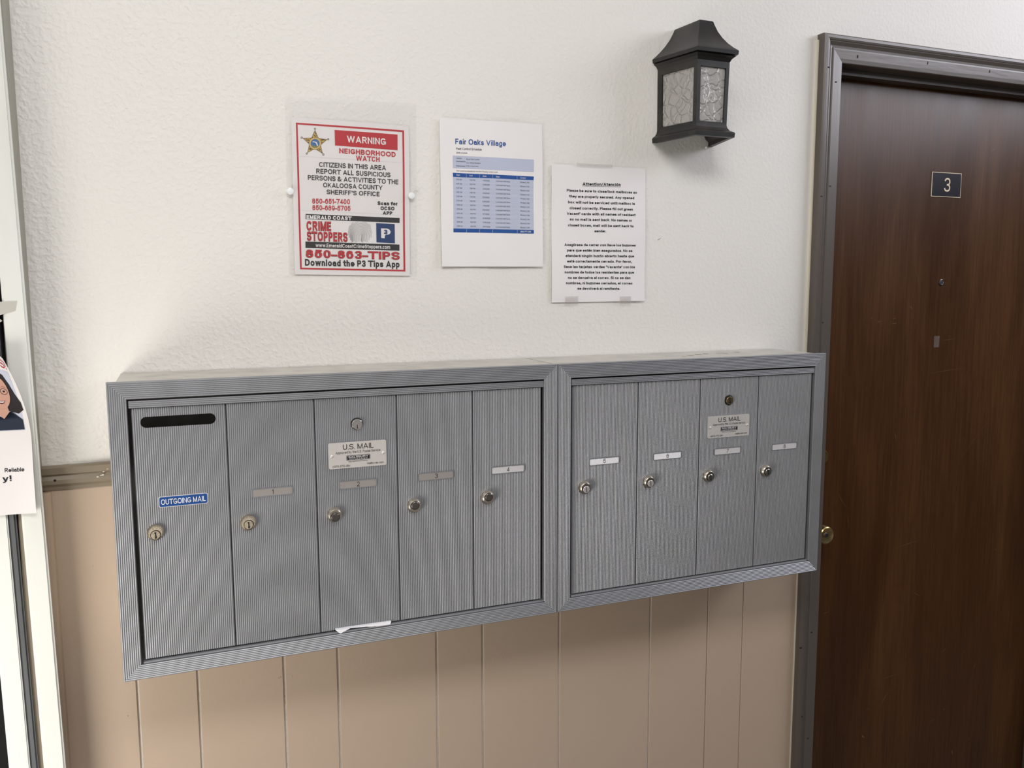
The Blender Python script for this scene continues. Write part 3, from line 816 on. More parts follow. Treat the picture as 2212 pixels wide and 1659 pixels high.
def door_panel(t, x0, x1, z0, z1, slot=None):
    wd = x1 - x0
    pr_ = ribs(wd, 0.003175, 0.0009, 0.0, lead=0.0008)
    V, F = [], []
    yb = YDR + 0.0009
    hs = []
    for s, tt in pr_:
        x = x0 + s
        h = 0.0
        if slot:
            sx0, sx1, sz, sr = slot
            if sx0 < x < sx1:
                e = min(x - sx0, sx1 - x)
                h = sr if e >= sr else math.sqrt(max(0, sr * sr - (sr - e) ** 2))
        zc = slot[2] if slot else (z0 + z1) / 2
        for z in (z0, zc - h, zc + h, z1):
            V.append((x, yb - tt, z))
        hs.append(h)
    n = len(pr_)
    for i in range(n - 1):
        a, b = 4 * i, 4 * (i + 1)
        F.append((a, b, b + 1, a + 1)); F.append((a + 2, b + 2, b + 3, a + 3))
    # folded edges
    k = len(V)
    d = 0.011
    V += [(x0, yb + d, z0), (x0, yb + d, z1), (x1, yb + d, z0), (x1, yb + d, z1)]
    F.append((0, 1, 2, 3, k + 1, k)); e = 4 * (n - 1); F.append((e, e + 1, e + 2, e + 3, k + 3, k + 2))
    o = bpy.data.meshes.new('mailbox_door')
    F.append(tuple([4 * i for i in range(n)] + [k + 2, k])); F.append(tuple([4 * i + 3 for i in range(n)] + [k + 3, k + 1]))
    c = Vector(((x0 + x1) / 2, yb, (z0 + z1) / 2))
    bm = bmesh.new()
    vs = [bm.verts.new(Vector(v) - c) for v in V]
    for f in F:
        try: bm.faces.new([vs[i] for i in f])
        except ValueError: pass
    bmesh.ops.remove_doubles(bm, verts=bm.verts, dist=1e-7)
    bmesh.ops.recalc_face_normals(bm, faces=bm.faces)
    bm.to_mesh(o); bm.free()
    o.materials.append(M_ALU)
    ob = bpy.data.objects.new('mailbox_door', o); link(ob, t); ob.location = c - WL[t]; WL[ob] = c
    return ob


def keyhole(px, pz, y, r, parent, m=M_BLACK, tilt=0.0, slot_only=False):
    c, s = math.cos(tilt), math.sin(tilt)
    pts = []
    if slot_only:
        pts = [(-0.10, -0.72), (0.10, -0.72), (0.10, 0.72), (-0.10, 0.72)]
    else:
        pts = [(-0.12, 0.42), (-0.26, 0.52), (-0.26, 0.72), (-0.08, 0.82), (0.12, 0.78), (0.20, 0.60), (0.14, 0.40), (0.20, -0.2), (0.30, -0.62), (0.16, -0.80), (-0.14, -0.80), (-0.2, -0.62), (-0.10, -0.2)]
    V = [(px + r * (a * c - b * s), y, pz + r * (a * s + b * c)) for a, b in pts]
    n = len(V)
    V += [(x, y + 0.0006, z) for x, _, z in V]
    F = [tuple(range(n)), tuple(range(n, 2 * n))] + [(i, (i + 1) % n, n + (i + 1) % n, n + i) for i in range(n)]
    mesh('keyhole', V, F, m, parent)


def lock(parent, u, v, kind, off):
    """u, v: photo pixel of the middle of the lock's front; off: how far the plug sits below (or above) that middle"""
    p = on_y(u, v, YDR - 0.0070)
    body = M_NICKR if kind == 'pitted' else M_NICK
    y0 = YDR + 0.001
    lathe('lock', p.x, p.z, y0, [(0.0130, 0), (0.0130, 0.0042), (0.0126, 0.0054), (0.0118, 0.0066), (0.0106, 0.0088), (0.0098, 0.0094), (0.0001, 0.0094)], body, parent, 36, label='round nickel mailbox lock')
    px_, pz_ = p.x, p.z - off
    lathe('plug_ring', px_, pz_, y0, [(0.0079, 0.0080), (0.0079, 0.0100), (0.0001, 0.0100)], M_BLACK, parent, 28)
    pm = {'pitted': M_NICKR, 'key': M_NICK, 'dark': M_PLUG, 'slot': M_PLUGL}[kind]
    lathe('lock_plug', px_, pz_, y0, [(0.0070, 0.0095), (0.0070, 0.0108), (0.0062, 0.0114), (0.0001, 0.0114)], pm, parent, 28)
    yk = y0 - 0.0118
    if kind in ('pitted', 'key'):
        keyhole(px_, pz_, yk, 0.0066, parent)
    elif kind == 'slot':
        keyhole(px_, pz_, yk, 0.0066, parent, M_PLUG, 0.05, True)


def rrect(x0, x1, z0, z1, r, k=4):
    pts = []
    for cx, cz, a0 in ((x1 - r, z1 - r, 0), (x0 + r, z1 - r, 90), (x0 + r, z0 + r, 180), (x1 - r, z0 + r, 270)):
        for i in range(k + 1):
            a = math.radians(a0 + 90 * i / k); pts.append((cx + r * math.cos(a), cz + r * math.sin(a)))
    return pts


def slab(name, pts, y0, y1, m, parent, label=None):
    n = len(pts)
    V = [(x, y0, z) for x, z in pts] + [(x, y1, z) for x, z in pts]
    F = [tuple(range(n)), tuple(range(n, 2 * n))] + [(i, (i + 1) % n, n + (i + 1) % n, n + i) for i in range(n)]
    return mesh(name, V, F, m, parent, label=label)


def ring_slab(name, outer, inner, y0, y1, m, parent):
    n = len(outer)
    V = [(x, y0, z) for x, z in outer] + [(x, y0, z) for x, z in inner] + [(x, y1, z) for x, z in outer] + [(x, y1, z) for x, z in inner]
    F = []
    for i in range(n):
        j = (i + 1) % n
        F += [(i, j, n + j, n + i), (i, j, 2 * n + j, 2 * n + i), (n + i, n + j, 3 * n + j, 3 * n + i), (2 * n + i, 2 * n + j, 3 * n + j, 3 * n + i)]
    return mesh(name, V, F, m, parent)


def number_label(parent, u, v, txt, m, w_=0.0635, h_=0.0118, ink=M_INK):
    p = on_y(u, v, YDR - 0.0005)
    x0, x1, z0, z1 = p.x - w_ / 2, p.x + w_ / 2, p.z - h_ / 2, p.z + h_ / 2
    ring_slab('label_bezel', rrect(x0 - 0.0016, x1 + 0.0016, z0 - 0.0014, z1 + 0.0014, 0.0030), rrect(x0, x1, z0, z1, 0.0020), YDR - 0.0009, YDR + 0.0008, M_ALU, parent)
    slab('number_label', rrect(x0, x1, z0, z1, 0.0020), YDR - 0.0003, YDR + 0.0008, m, parent, label='number label reading ' + txt)
    pr = Print(lambda a, b, l: (a, YDR - 0.0003 - 0.00012 * l, b), parent)
    g = {'1': 0.0030}.get(txt, 0.0052)
    pr.text(txt, ink, p.x - g / 2 + 0.0004, p.x + g / 2 + 0.0004, p.z - 0.0040, p.z - 0.0040, 0.0082, bold=-0.004, name='label_number')
    pr.build()


def mail_plate(parent, corners, grey=False):
    """corners: photo pixels of the plate's top-left, top-right, bottom-right, bottom-left"""
    y = YDR - 0.0012
    q = [on_y(u, v, y) for u, v in corners]
    x0, x1 = (q[0].x + q[3].x) / 2, (q[1].x + q[2].x) / 2
    z1, z0 = (q[0].z + q[1].z) / 2, (q[2].z + q[3].z) / 2
    W_, H_ = x1 - x0, z1 - z0
    slab('mail_plate', rrect(x0, x1, z0, z1, 0.0030), y, YDR + 0.0005, M_PLATE, parent, label='silver plate lettered U.S. MAIL')
    for fx in (0.055, 0.945):
        lathe('rivet', x0 + fx * W_, z0 + 0.49 * H_, y, [(0.0027, 0), (0.0025, 0.0008), (0.0016, 0.0014), (0.0001, 0.0016)], M_PLATE, parent, 16)
    pr = Print(lambda a, b, l: (x0 + a * W_, y - 0.00018 * l, z0 + b * H_), parent)
    asp = W_ / H_

    def tx(s, m_, a0, a1, b0, cap, bold=0.0, lift=1, name='plate_lettering', spacing=1.0):
        pr.text(s, m_, a0, a1, b0, b0, cap, bold=bold, lift=lift, name=name, spacing=spacing)
    tx('U.S. MAIL', M_INK, 0.245, 0.775, 0.715, 0.205)
    tx('Approved by the U.S. Postal Service', M_INK, 0.115, 0.895, 0.565, 0.098)
    pr.poly(M_INK, rrect(0.30, 0.715, 0.285, 0.490, 0.022), 1, 'plate_logo')
    pr.ring(M_WINK, rrect(0.307, 0.708, 0.300, 0.476, 0.020), rrect(0.311, 0.704, 0.309, 0.467, 0.018), 2, 'plate_logo_line')
    tx('SALSBURY', M_WINK, 0.335, 0.68, 0.385, 0.068, bold=0.006, lift=2)
    tx('INDUSTRIES', M_WINK, 0.35, 0.665, 0.325, 0.036, lift=2, spacing=1.6)
    tx('PEOPLE COMMITTED TO QUALITY SINCE 1936', M_INK, 0.335, 0.665, 0.225, 0.030, bold=0.02)
    tx('USPS-STD-4B+', M_INK, 0.06, 0.365, 0.055, 0.078)
    tx('mailboxes.com', M_INK, 0.655, 0.945, 0.085, 0.082)
    pr.build()


def master_lock(parent, u, v, chrome):
    p = on_y(u, v, YDR - 0.001)
    r = 0.0106
    lathe('master_lock_ring', p.x, p.z, YDR + 0.0008, [(r, 0), (r, 0.0014), (r * 0.9, 0.0020), (r * 0.86, 0.0016), (0.0001, 0.0016)], M_BLACK, parent, 32)
    m = M_CHROME if chrome else M_DBRASS
    rr = r * (0.88 if chrome else 0.80)
    dz = -0.0006
    lathe('master_lock', p.x, p.z + dz, YDR + 0.0006, [(rr, 0.0), (rr, 0.0040), (rr * 0.9, 0.0048), (0.0001, 0.0048)], m, parent, 32, label='master lock cylinder')
    if chrome:
        keyhole(p.x, p.z + dz - 0.0040, YDR + 0.0006 - 0.0052, 0.0040, parent)
    else:
        keyhole(p.x, p.z + dz, YDR + 0.0006 - 0.0052, 0.0070, parent)


LX = [-0.5905, -0.4498, -0.3085, -0.1666, -0.0258, 0.1105]
RX = [0.1742, 0.3189, 0.4634, 0.6078, 0.7472]
boxL, dz1, dz0 = mailbox_unit(XL, XJN, 'wider grey ribbed metal mailbox unit with outgoing mail slot and boxes 1 to 4', list(zip(LX[:-1], LX[1:])), 0.0127, 0.0015)
boxR, _, _ = mailbox_unit(XJN, XR, 'narrower grey ribbed metal mailbox unit with boxes 5 to 8 beside the brown door', list(zip(RX[:-1], RX[1:])), 0.0015, 0.0127)
GAP = 0.0007
sa, sb = on_y(303, 913, YDR), on_y(466, 904, YDR)
slot = (sa.x, sb.x, (sa.z + sb.z) / 2, 0.0087)
pan = []
for i in range(5):
    pan.append(door_panel(boxL, LX[i] + GAP, LX[i + 1] - GAP, dz0, dz1, slot if i == 0 else None))
for i in range(4):
    pan.append(door_panel(boxR, RX[i] + GAP, RX[i + 1] - GAP, dz0, dz1))
for k, (u, v, kd, of) in enumerate([(336, 1152, 'pitted', .0026), (537, 1131, 'pitted', .0016), (724, 1113.5, 'dark', .0026), (896.5, 1093.5, 'dark', -.0016), (1055.5, 1076, 'dark', -.0024),
                                    (1265.5, 1054.5, 'slot', .0022), (1404, 1041.5, 'slot', .0022), (1533.5, 1029, 'key', .0022), (1657.5, 1018, 'key', .0014)]):
    lock(pan[k], u, v, kd, of)
for k, u, v, s, m in [(1, 588.5, 1062.5, '1', M_LABELM), (2, 773.5, 1045.5, '2', M_LABELM), (3, 942, 1028, '3', M_LABELM), (4, 1097.5, 1014, '4', M_LABELG),
                      (5, 1305.5, 996, '5', M_LABELW), (6, 1442, 984.5, '6', M_LABELW), (7, 1571.5, 974, '7', M_LABELG), (8, 1694.5, 964, '8', M_LABELG)]:
    number_label(pan[k], u, v, s, m)
# outgoing mail label
p = on_y(396.5, 1080.5, YDR - 0.001)
slab('outgoing_label_backing', rrect(p.x - 0.0372, p.x + 0.0372, p.z - 0.0090, p.z + 0.0090, 0.0030), YDR - 0.0008, YDR + 0.0006, M_LABELG, pan[0])
slab('outgoing_label', rrect(p.x - 0.0360, p.x + 0.0360, p.z - 0.0078, p.z + 0.0078, 0.0024), YDR - 0.0012, YDR + 0.0006, M_LABELB, pan[0], label='blue label reading OUTGOING MAIL')
pr = Print(lambda a, b, l: (a, YDR - 0.0012 - 0.00015 * l, b), pan[0])
pr.text('OUTGOING MAIL', M_WINK, p.x - 0.0335, p.x + 0.0335, p.z - 0.0044, p.z - 0.0044, 0.0088, bold=0.006, name='label_lettering')
pr.build()
mail_plate(pan[2], [(709, 958.5), (834, 949), (835.3, 1004), (711, 1014.5)])
mail_plate(pan[7], [(1530, 900), (1619, 894), (1618.3, 940.5), (1528.8, 947)])
master_lock(pan[2], 771, 915.5, True)
master_lock(pan[7], 1575, 864.5, False)

# grime smudges on top of the right-hand unit
gr_ = []
for u, v, ra, rb in [(1492, 768, .008, .010), (1508, 765.5, .009, .012), (1524, 764, .006, .009), (1552, 762.5, .007, .010), (1566, 763, .006, .014), (1592, 760.5, .010, .010), (1478, 770, .005, .006)]:
    dd = ray(u, v); q_ = CAM + dd * ((ZT - 0.0012 - CAM.z) / dd.z)
    gr_.append(([(q_.x + ra * math.cos(a_ * .5236) * random.uniform(.6, 1.1), q_.y + rb * math.sin(a_ * .5236) * random.uniform(.6, 1.1), ZT - 0.0012) for a_ in range(12)], [tuple(range(12))]))
so = mesh('grime_smudges', *join_vf(gr_), mat('grey_grime', (0.36, 0.34, 0.31), 0.7), boxR); so['kind'] = 'stuff'

# mail poking out below door 2
q = [on_y(725, 1361.5, YF + 0.0005), on_y(757, 1357, YF + 0.0005), on_y(735, 1369, YF - 0.0010)]
e0, e1, e2 = on_y(727, 1361, YF + 0.001), on_y(845, 1342.5, YF + 0.003), on_y(843, 1349, YF + 0.001)
V = [q[0], q[2], q[1], on_y(790, 1353.5, YF + 0.003), on_y(805, 1355, YF + 0.002), e2, e1]
V = [tuple(v) for v in V]; n = len(V)
V2 = [(x, y + 0.0004, z + 0.0002) for x, y, z in V]
top = [(V[0][0], YF + 0.03, V[0][2] + 0.004), (V[6][0], YF + 0.03, V[6][2] + 0.006)]
VV = V + V2 + top
F = [tuple(range(n)), tuple(range(n, 2 * n))] + [(i, (i + 1) % n, n + (i + 1) % n, n + i) for i in range(n)] + [(0, n - 1, 2 * n + 1, 2 * n)]
tag(mesh('mail_piece', VV, F, M_LABELW), 'white paper poking out under the door of mailbox 2', 'paper')

# ================================================================== LANTERN
LC = 0.511
lan = thing('wall_lantern', (LC, 0, 1.89), 'black wall lantern with hammered glass panes left of the brown door', 'lamp')


def tring(z, hb, hf, d, cx=LC):
    return [(cx - hb, -0.0005, z), (cx - hf, -d, z), (cx + hf, -d, z), (cx + hb, -0.0005, z)]


def loft(name, rings, m, parent, cap0=True, cap1=True, inner=None):
    V = [p for r in rings for p in r]; F = []
    for i in range(len(rings) - 1):
        for k in range(4):
            F.append((4 * i + k, 4 * i + (k + 1) % 4, 4 * i + 4 + (k + 1) % 4, 4 * i + 4 + k))
    if cap0: F.append((0, 1, 2, 3))
    if cap1: F.append(tuple(4 * (len(rings) - 1) + k for k in range(4)))
    o = mesh(name, V, F, m, parent, bev=0.0)
    shade_auto(o, 0.7)
    return o


loft('lantern_roof', [tring(2.0505, .064, .0375, .106), tring(2.0530, .0775, .0485, .1215), tring(2.0600, .0785, .0490, .1225), tring(2.0615, .0770, .0480, .1212), tring(2.0680, .0690, .0428, .1130),
                      tring(2.0775, .0590, .0362, .1035), tring(2.0900, .0475, .0290, .0940), tring(2.1040, .0370, .0225, .0862), tring(2.1180, .0290, .0180, .0808), tring(2.1245, .0262, .0165, .0785),
                      tring(2.1262, .0245, .0150, .0765)], M_IRON, lan)
# body: three framed faces with a hole for the glass, cove at top and bottom
BT, BB = 2.0510, 1.9000
hbT, hfT, dT = .0655, .0385, .1075
hbB, hfB, dB = .0640, .0365, .1040


def body_ring(z):
    k = (z - BB) / (BT - BB)
    return [(LC - (hbB + (hbT - hbB) * k), -0.0005, z), (LC - (hfB + (hfT - hfB) * k), -(dB + (dT - dB) * k), z), (LC + (hfB + (hfT - hfB) * k), -(dB + (dT - dB) * k), z), (LC + (hbB + (hbT - hbB) * k), -0.0005, z)]


zt, zb_ = 2.0340, 1.9165
cove_top = [body_ring(zt), body_ring(2.040), tring(2.0460, .0690, .0412, .1110), tring(2.0505, .0755, .0462, .1180)]
cove_bot = [tring(1.8905, .0755, .0465, .1190), tring(1.8990, .0760, .0470, .1198), tring(1.9010, .0745, .0455, .1180), tring(1.9050, .0690, .0410, .1100), tring(1.9105, .0655, .0380, .1060), body_ring(zb_)]
V, F = [], []


def shell(rings, th):
    """a band of rings with an inner skin, open at top and bottom"""
    base = len(V)
    for r in rings: V.extend(r)
    c = Vector((LC, -0.045, 0))
    for r in rings:
        for p in r:
            q = Vector((p[0], p[1], 0)); dv = (c - q); dv.z = 0
            s = th / max(dv.length, 1e-6)
            V.append((p[0] + dv.x * s, min(p[1] + dv.y * s, -0.0006) if p[1] < -0.001 else p[1], p[2]))
    nr = len(rings); off = nr * 4
    for i in range(nr - 1):
        for k in range(3):
            a = base + 4 * i + k; F.append((a, a + 1, a + 5, a + 4))
            a += off; F.append((a, a + 1, a + 5, a + 4))
    for i in (0, nr - 1):
        for k in range(3):
            a = base + 4 * i + k; F.append((a, a + 1, a + 1 + off, a + off))
    for i in range(nr - 1):
        for k in (0, 3):
            a = base + 4 * i + k; F.append((a, a + 4, a + 4 + off, a + off))


shell(cove_top, 0.006)
shell(cove_bot, 0.0125)
# posts and panes on each face
panes = []
for k in range(3):
    A0, A1 = Vector(body_ring(zb_)[k]), Vector(body_ring(zb_)[k + 1])
    B0, B1 = Vector(body_ring(zt)[k]), Vector(body_ring(zt)[k + 1])
    wl, wr = (0.0125, 0.0095) if k == 0 else ((0.0080, 0.0080) if k == 1 else (0.0095, 0.0125))
    u_ = (A1 - A0).normalized()
    nrm = Vector((u_.y, -u_.x, 0)); 
    cen = Vector((LC, -0.045, A0.z))
    if (cen - A0).dot(nrm) < 0: nrm = -nrm     # inward
    th = 0.0055
    for (P, Q, a, b) in ((A0, B0, 0, wl), (A1, B1, -wr, 0)):
        base = len(V)
        V.extend([tuple(P + u_ * a), tuple(P + u_ * b), tuple(Q + u_ * b), tuple(Q + u_ * a)])
        V.extend([tuple(P + u_ * a + nrm * th), tuple(P + u_ * b + nrm * th), tuple(Q + u_ * b + nrm * th), tuple(Q + u_ * a + nrm * th)])
        F.extend([tuple(base + i for i in f) for f in ((0, 1, 2, 3), (4, 5, 6, 7), (0, 1, 5, 4), (1, 2, 6, 5), (2, 3, 7, 6), (3, 0, 4, 7))])
    # rails top and bottom of the face
    for (P, Q, z0, z1) in ((A0 + u_ * wl, A1 - u_ * wr, 0, 0.005), (B0 + u_ * wl, B1 - u_ * wr, -0.006, 0)):
        base = len(V)
        for inn in (0, th):
            V.extend([tuple(P + nrm * inn + Vector((0, 0, z0))), tuple(Q + nrm * inn + Vector((0, 0, z0))), tuple(Q + nrm * inn + Vector((0, 0, z1))), tuple(P + nrm * inn + Vector((0, 0, z1)))])
        F.extend([tuple(base + i for i in f) for f in ((0, 1, 2, 3), (4, 5, 6, 7), (0, 1, 5, 4), (1, 2, 6, 5), (2, 3, 7, 6), (3, 0, 4, 7))])
    e = 0.0015
    g0, g1 = A0 + u_ * (wl - e) + nrm * 0.0038, A1 - u_ * (wr - e) + nrm * 0.0038
    h0, h1 = B0 + u_ * (wl - e) + nrm * 0.0038, B1 - u_ * (wr - e) + nrm * 0.0038
    tt = nrm * 0.0012
    panes.append(([tuple(x) for x in (g0, g1, h1, h0, g0 + tt, g1 + tt, h1 + tt, h0 + tt)], [(0, 1, 2, 3), (4, 5, 6, 7), (0, 1, 5, 4), (1, 2, 6, 5), (2, 3, 7, 6), (3, 0, 4, 7)]))
mesh('lantern_body', V, F, M_IRON, lan)
for v_, f_ in panes:
    mesh('glass_pane', v_, f_, M_GLASS, lan, label='hammered clear glass pane')
lathe_o = mesh('lamp_socket', *lathe_vf(LC, 0, 0, [(0.016, 0), (0.016, 0.035), (0.013, 0.037)], 20), M_PIN, lan)
lathe_o.rotation_euler = (math.radians(-90), 0, 0); lathe_o.location = Vector((LC, -0.05, 2.028)) - WL[lan]
p = on_y(1527, 318, -0.012)
lathe('paint_drip', p.x, p.z, -0.008, [(0.0026, 0), (0.0026, 0.003), (0.0012, 0.005)], M_PIN, lan, 12)

# ================================================================== NOTICES ON THE WALL


def sheet(name, label, corners, m, bend, w_=None, h_=None, parent=None, cat='notice'):
    """corners: photo pixels TL, TR, BR, BL of a sheet lying against the wall"""
    q = [on_y(u, v, -0.003) for u, v in corners]
    c = sum(q, Vector()) / 4
    ua = ((q[1] - q[0]) + (q[2] - q[3])).normalized()
    up = Vector((-ua.z, 0, ua.x))
    W_ = w_ or ((q[1] - q[0]).length + (q[2] - q[3]).length) / 2
    H_ = h_ or ((q[0] - q[3]).length + (q[1] - q[2]).length) / 2

    def place(a, b, l):
        p = c + ua * a + up * b
        y = -bend(a / W_, b / H_) - 0.00022 * l
        return (p.x, y, p.z)
    NX, NZ = 18, 22
    V, F = [], []
    for side in (0, -1):
        for j in range(NZ + 1):
            for i in range(NX + 1):
                V.append(place(-W_ / 2 + W_ * i / NX, -H_ / 2 + H_ * j / NZ, 0.0 if side == 0 else -0.9))
    N = (NX + 1) * (NZ + 1)
    for j in range(NZ):
        for i in range(NX):
            a = j * (NX + 1) + i
            F.append((a, a + 1, a + NX + 2, a + NX + 1)); F.append((N + a, N + a + NX + 1, N + a + NX + 2, N + a + 1))
    rim = [i for i in range(NX + 1)] + [j * (NX + 1) + NX for j in range(1, NZ + 1)] + [NZ * (NX + 1) + i for i in range(NX - 1, -1, -1)] + [j * (NX + 1) for j in range(NZ - 1, 0, -1)]
    for i in range(len(rim)):
        a, b = rim[i], rim[(i + 1) % len(rim)]
        F.append((a, b, N + b, N + a))
    t = thing(name, (c.x, 0, c.z - H_ / 2), label, cat)
    shade_auto(mesh('sheet', V, F, m, t))

    def loc(u, v):               # photo pixel -> local (a, b)
        p = on_y(u, v, -0.003) - c
        return p.dot(ua), p.dot(up)
    return t, Print(place, t), loc, W_, H_


class Crop:
    """positions read in an enlarged crop of the photograph -> local coords on a sheet"""
    def __init__(self, pr, loc, ox, oy, sc):
        self.pr, self.l, self.ox, self.oy, self.sc = pr, loc, ox, oy, sc

    def pt(self, x, y):
        return self.l(self.ox + x / self.sc, self.oy + y / self.sc)

    def text(self, s, m, x0, x1, y0, y1, cap, **k):
        a0, b0 = self.pt(x0, y0); a1, b1 = self.pt(x1, y1)
        _, bt = self.pt((x0 + x1) / 2, (y0 + y1) / 2 - cap); _, bb = self.pt((x0 + x1) / 2, (y0 + y1) / 2)
        self.pr.text(s, m, a0, a1, b0, b1, bt - bb, **k)

    def poly(self, m, pts, **k):
        self.pr.poly(m, [self.pt(*p) for p in pts], **k)


# --- neighbourhood watch poster in a clear sleeve
t, pr, loc, W1, H1 = sheet('watch_poster', 'red bordered neighborhood watch warning poster with gold star badge', [(629.9, 253.2), (881.8, 273.4), (885.3, 594.9), (638, 591.9)], M_PAPER,
                           lambda a, b: 0.0030 + 0.0010 * math.sin(5 * a + 1) * (0.5 + b) + 0.0006 * math.sin(9 * b), 0.2159, 0.2794, cat='poster')
C = Crop(pr, loc, 600, 200, 3.95)
o4 = [(155, 255), (1078, 322), (1088, 1527), (190, 1508)]
i4 = [(170, 271), (1063, 337), (1072, 1512), (205, 1494)]
pr.ring(M_RED, [C.pt(*p) for p in o4], [C.pt(*p) for p in i4])
C.poly(M_RED, [(485, 318), (1022, 358), (1022, 493), (488, 452)])
C.text('WARNING', M_WINK, 590, 922, 424, 448, 56, bold=0.02)
C.text('NEIGHBORHOOD', M_RED, 523, 1005, 518, 551, 43, bold=0.025)
C.text('WATCH', M_RED, 667, 868, 582, 593, 44, bold=0.025)
for s, x0, x1, y0, y1, cp_ in [('CITIZENS IN THIS AREA', 353, 922, 634, 664, 41), ('REPORT ALL SUSPICIOUS', 328, 960, 690, 724, 41), ('PERSONS & ACTIVITIES TO THE', 257, 1027, 745, 784, 41),
                              ('OKALOOSA COUNTY', 387, 893, 808, 832, 40), ("SHERIFF'S OFFICE", 416, 868, 867, 886, 39)]:
    C.text(s, M_INK, x0, x1, y0, y1, cp_, bold=0.016)
C.text('850-651-7400', M_RED, 294, 616, 947, 953, 43, bold=0.016)
C.text('850-689-5705', M_RED, 296, 620, 1003, 1010, 43, bold=0.016)
C.text('Scan for', M_INK, 850, 1022, 960, 964, 32, bold=0.035)
C.text('OCSO', M_INK, 877, 995, 1003, 1006, 32, bold=0.035)
C.text('APP', M_INK, 896, 977, 1041, 1044, 30, bold=0.035)
C.poly(M_INK, [(238, 1035), (1040, 1070), (1040, 1112), (238, 1080)])
C.text('EMERALD COAST', M_WINK, 246, 632, 1077, 1090, 32, bold=0.035)
for s, x0, x1, y0, y1, cp_, b_ in [('CRIME', 248, 452, 1175, 1181, 80, 0.02), ('STOPPERS', 250, 593, 1263, 1274, 80, 0.02)]:
    C.text(s, M_DRED, x0 - 2, x1 + 4, y0 + 3, y1 + 3, cp_ + 3, bold=b_ + 0.022, lift=2, name='lettering_outline')
    C.text(s, M_RED, x0, x1, y0, y1, cp_, bold=b_, lift=3)
C.poly(M_INK, [(236, 1270), (1038, 1297), (1038, 1349), (236, 1325)], lift=2)
C.text('www.EmeraldCoastCrimeStoppers.com', M_WINK, 323, 958, 1317, 1334, 31, bold=0.012, lift=3)
C.text('850-863-TIPS', M_DRED, 239, 1041, 1410, 1429, 70, bold=0.032, lift=2, name='lettering_outline')
C.text('850-863-TIPS', M_RED, 241, 1036, 1407, 1426, 66, bold=0.017, lift=3)
C.text('Download the P3 Tips App', M_INK, 232, 1038, 1477, 1493, 56, bold=0.028)
# blue square with the white P and blue 3
C.poly(M_NAVY, [(840, 1113), (998, 1122), (1000, 1287), (842, 1278)])
P_ = [(881, 1158), (930, 1160), (948, 1166), (960, 1178), (963, 1192), (956, 1206), (944, 1212), (930, 1212), (918, 1216), (913, 1221), (913, 1243), (883, 1241)]
C.poly(M_WINK, P_, lift=2, name='printed_emblem')
C.text('3', M_NAVY, 905, 936, 1209, 1210, 40, bold=0.04, lift=3, name='printed_emblem')
# fingerprint: nested arches of fine ridges
fx, fy, rx, ry = 700, 1196, 106, 100


def fp_clip(pts):
    runs, cur = [], []
    for x, y in pts:
        ok = ((x - fx) / rx) ** 2 + ((y - fy) / (ry * 1.12)) ** 2 < 1 and 1102 < y < 1284 and not (x < 597 and 1185 < y < 1275)
        if ok: cur.append((x, y))
        else:
            if len(cur) > 1: runs.append(cur)
            cur = []
    if len(cur) > 1: runs.append(cur)
    return runs


for k in range(-8, 26):
    r = 9 + k * 8.2
    pts = []
    for i in range(37):
        s = -1 + 2 * i / 36
        if k < 0: continue
        a = math.pi * (0.5 + 0.62 * s)
        pts.append((fx + 6 + r * 0.82 * math.cos(a) - 10 * math.sin(r / 30) * (1 - math.sin(a)), fy + 28 - r * 1.15 * math.sin(a) + (0 if abs(s) < .8 else (abs(s) - .8) * 200)))
    for run in fp_clip(pts):
        pr.stroke(M_GINK, [C.pt(*p) for p in run], 0.00042, 1, 'printed_fingerprint')
# star badge
scx, scy = 318, 428
star = []
tips = []
for k in range(10):
    a = math.radians(-90 + 36 * k); r = (112 if k % 2 == 0 else 52)
    star.append((scx + r * math.cos(a), scy + r * math.sin(a) + 0.06 * (r * math.cos(a))))
    if k % 2 == 0:
        tips.append((scx + 119 * math.cos(a), scy + 119 * math.sin(a) + 0.06 * 119 * math.cos(a)))


def scale_about(pts, f): return [(scx + (x - scx) * f, scy + (y - scy) * f) for x, y in pts]


def fan(m, pts, lift, name='printed_badge'):
    q = [C.pt(*p) for p in pts]; c = C.pt(scx, scy)
    pr.add(name, m, [c] + q, [(0, 1 + i, 1 + (i + 1) % len(q)) for i in range(len(q))], lift)


fan(M_GOLDD, star, 1); fan(M_GOLD, scale_about(star, 0.90), 2)
for x, y in tips:
    pr.ring(M_GOLDD, [C.pt(*p) for p in circle(x, y, 9, 14)], [C.pt(*p) for p in circle(x, y, 4.5, 14)], 2, 'printed_badge')
C.poly(M_GOLDD, circle(scx, scy + 6, 54, 30), lift=3, name='printed_badge')
C.poly(M_GOLDP, circle(scx, scy + 6, 51, 30), lift=4, name='printed_badge')
C.poly(M_GOLDD, circle(scx, scy + 6, 38, 28), lift=5, name='printed_badge')
C.poly(M_SBLUE, circle(scx, scy + 6, 36, 28), lift=6, name='printed_badge')
C.poly(M_GREEN, [(scx - 30, scy + 24), (scx + 28, scy + 28), (scx + 15, scy + 39), (scx, scy + 42), (scx - 16, scy + 38)], lift=7, name='printed_badge')
C.poly(M_WINK, [(scx - 22, scy - 12), (scx + 6, scy - 8), (scx + 14, scy - 4), (scx + 20, scy + 12), (scx + 26, scy + 28), (scx + 20, scy + 32), (scx + 12, scy + 16), (scx + 4, scy + 1), (scx - 20, scy - 6)], lift=8, name='printed_badge')
# fold lines across the sheet
for y0, y1 in ((540, 602), (1003, 1050)):
    pr.stroke(M_PBLUE, [C.pt(160, y0), C.pt(1100, y1)], 0.00025, 1, 'fold_line')
pr.build()
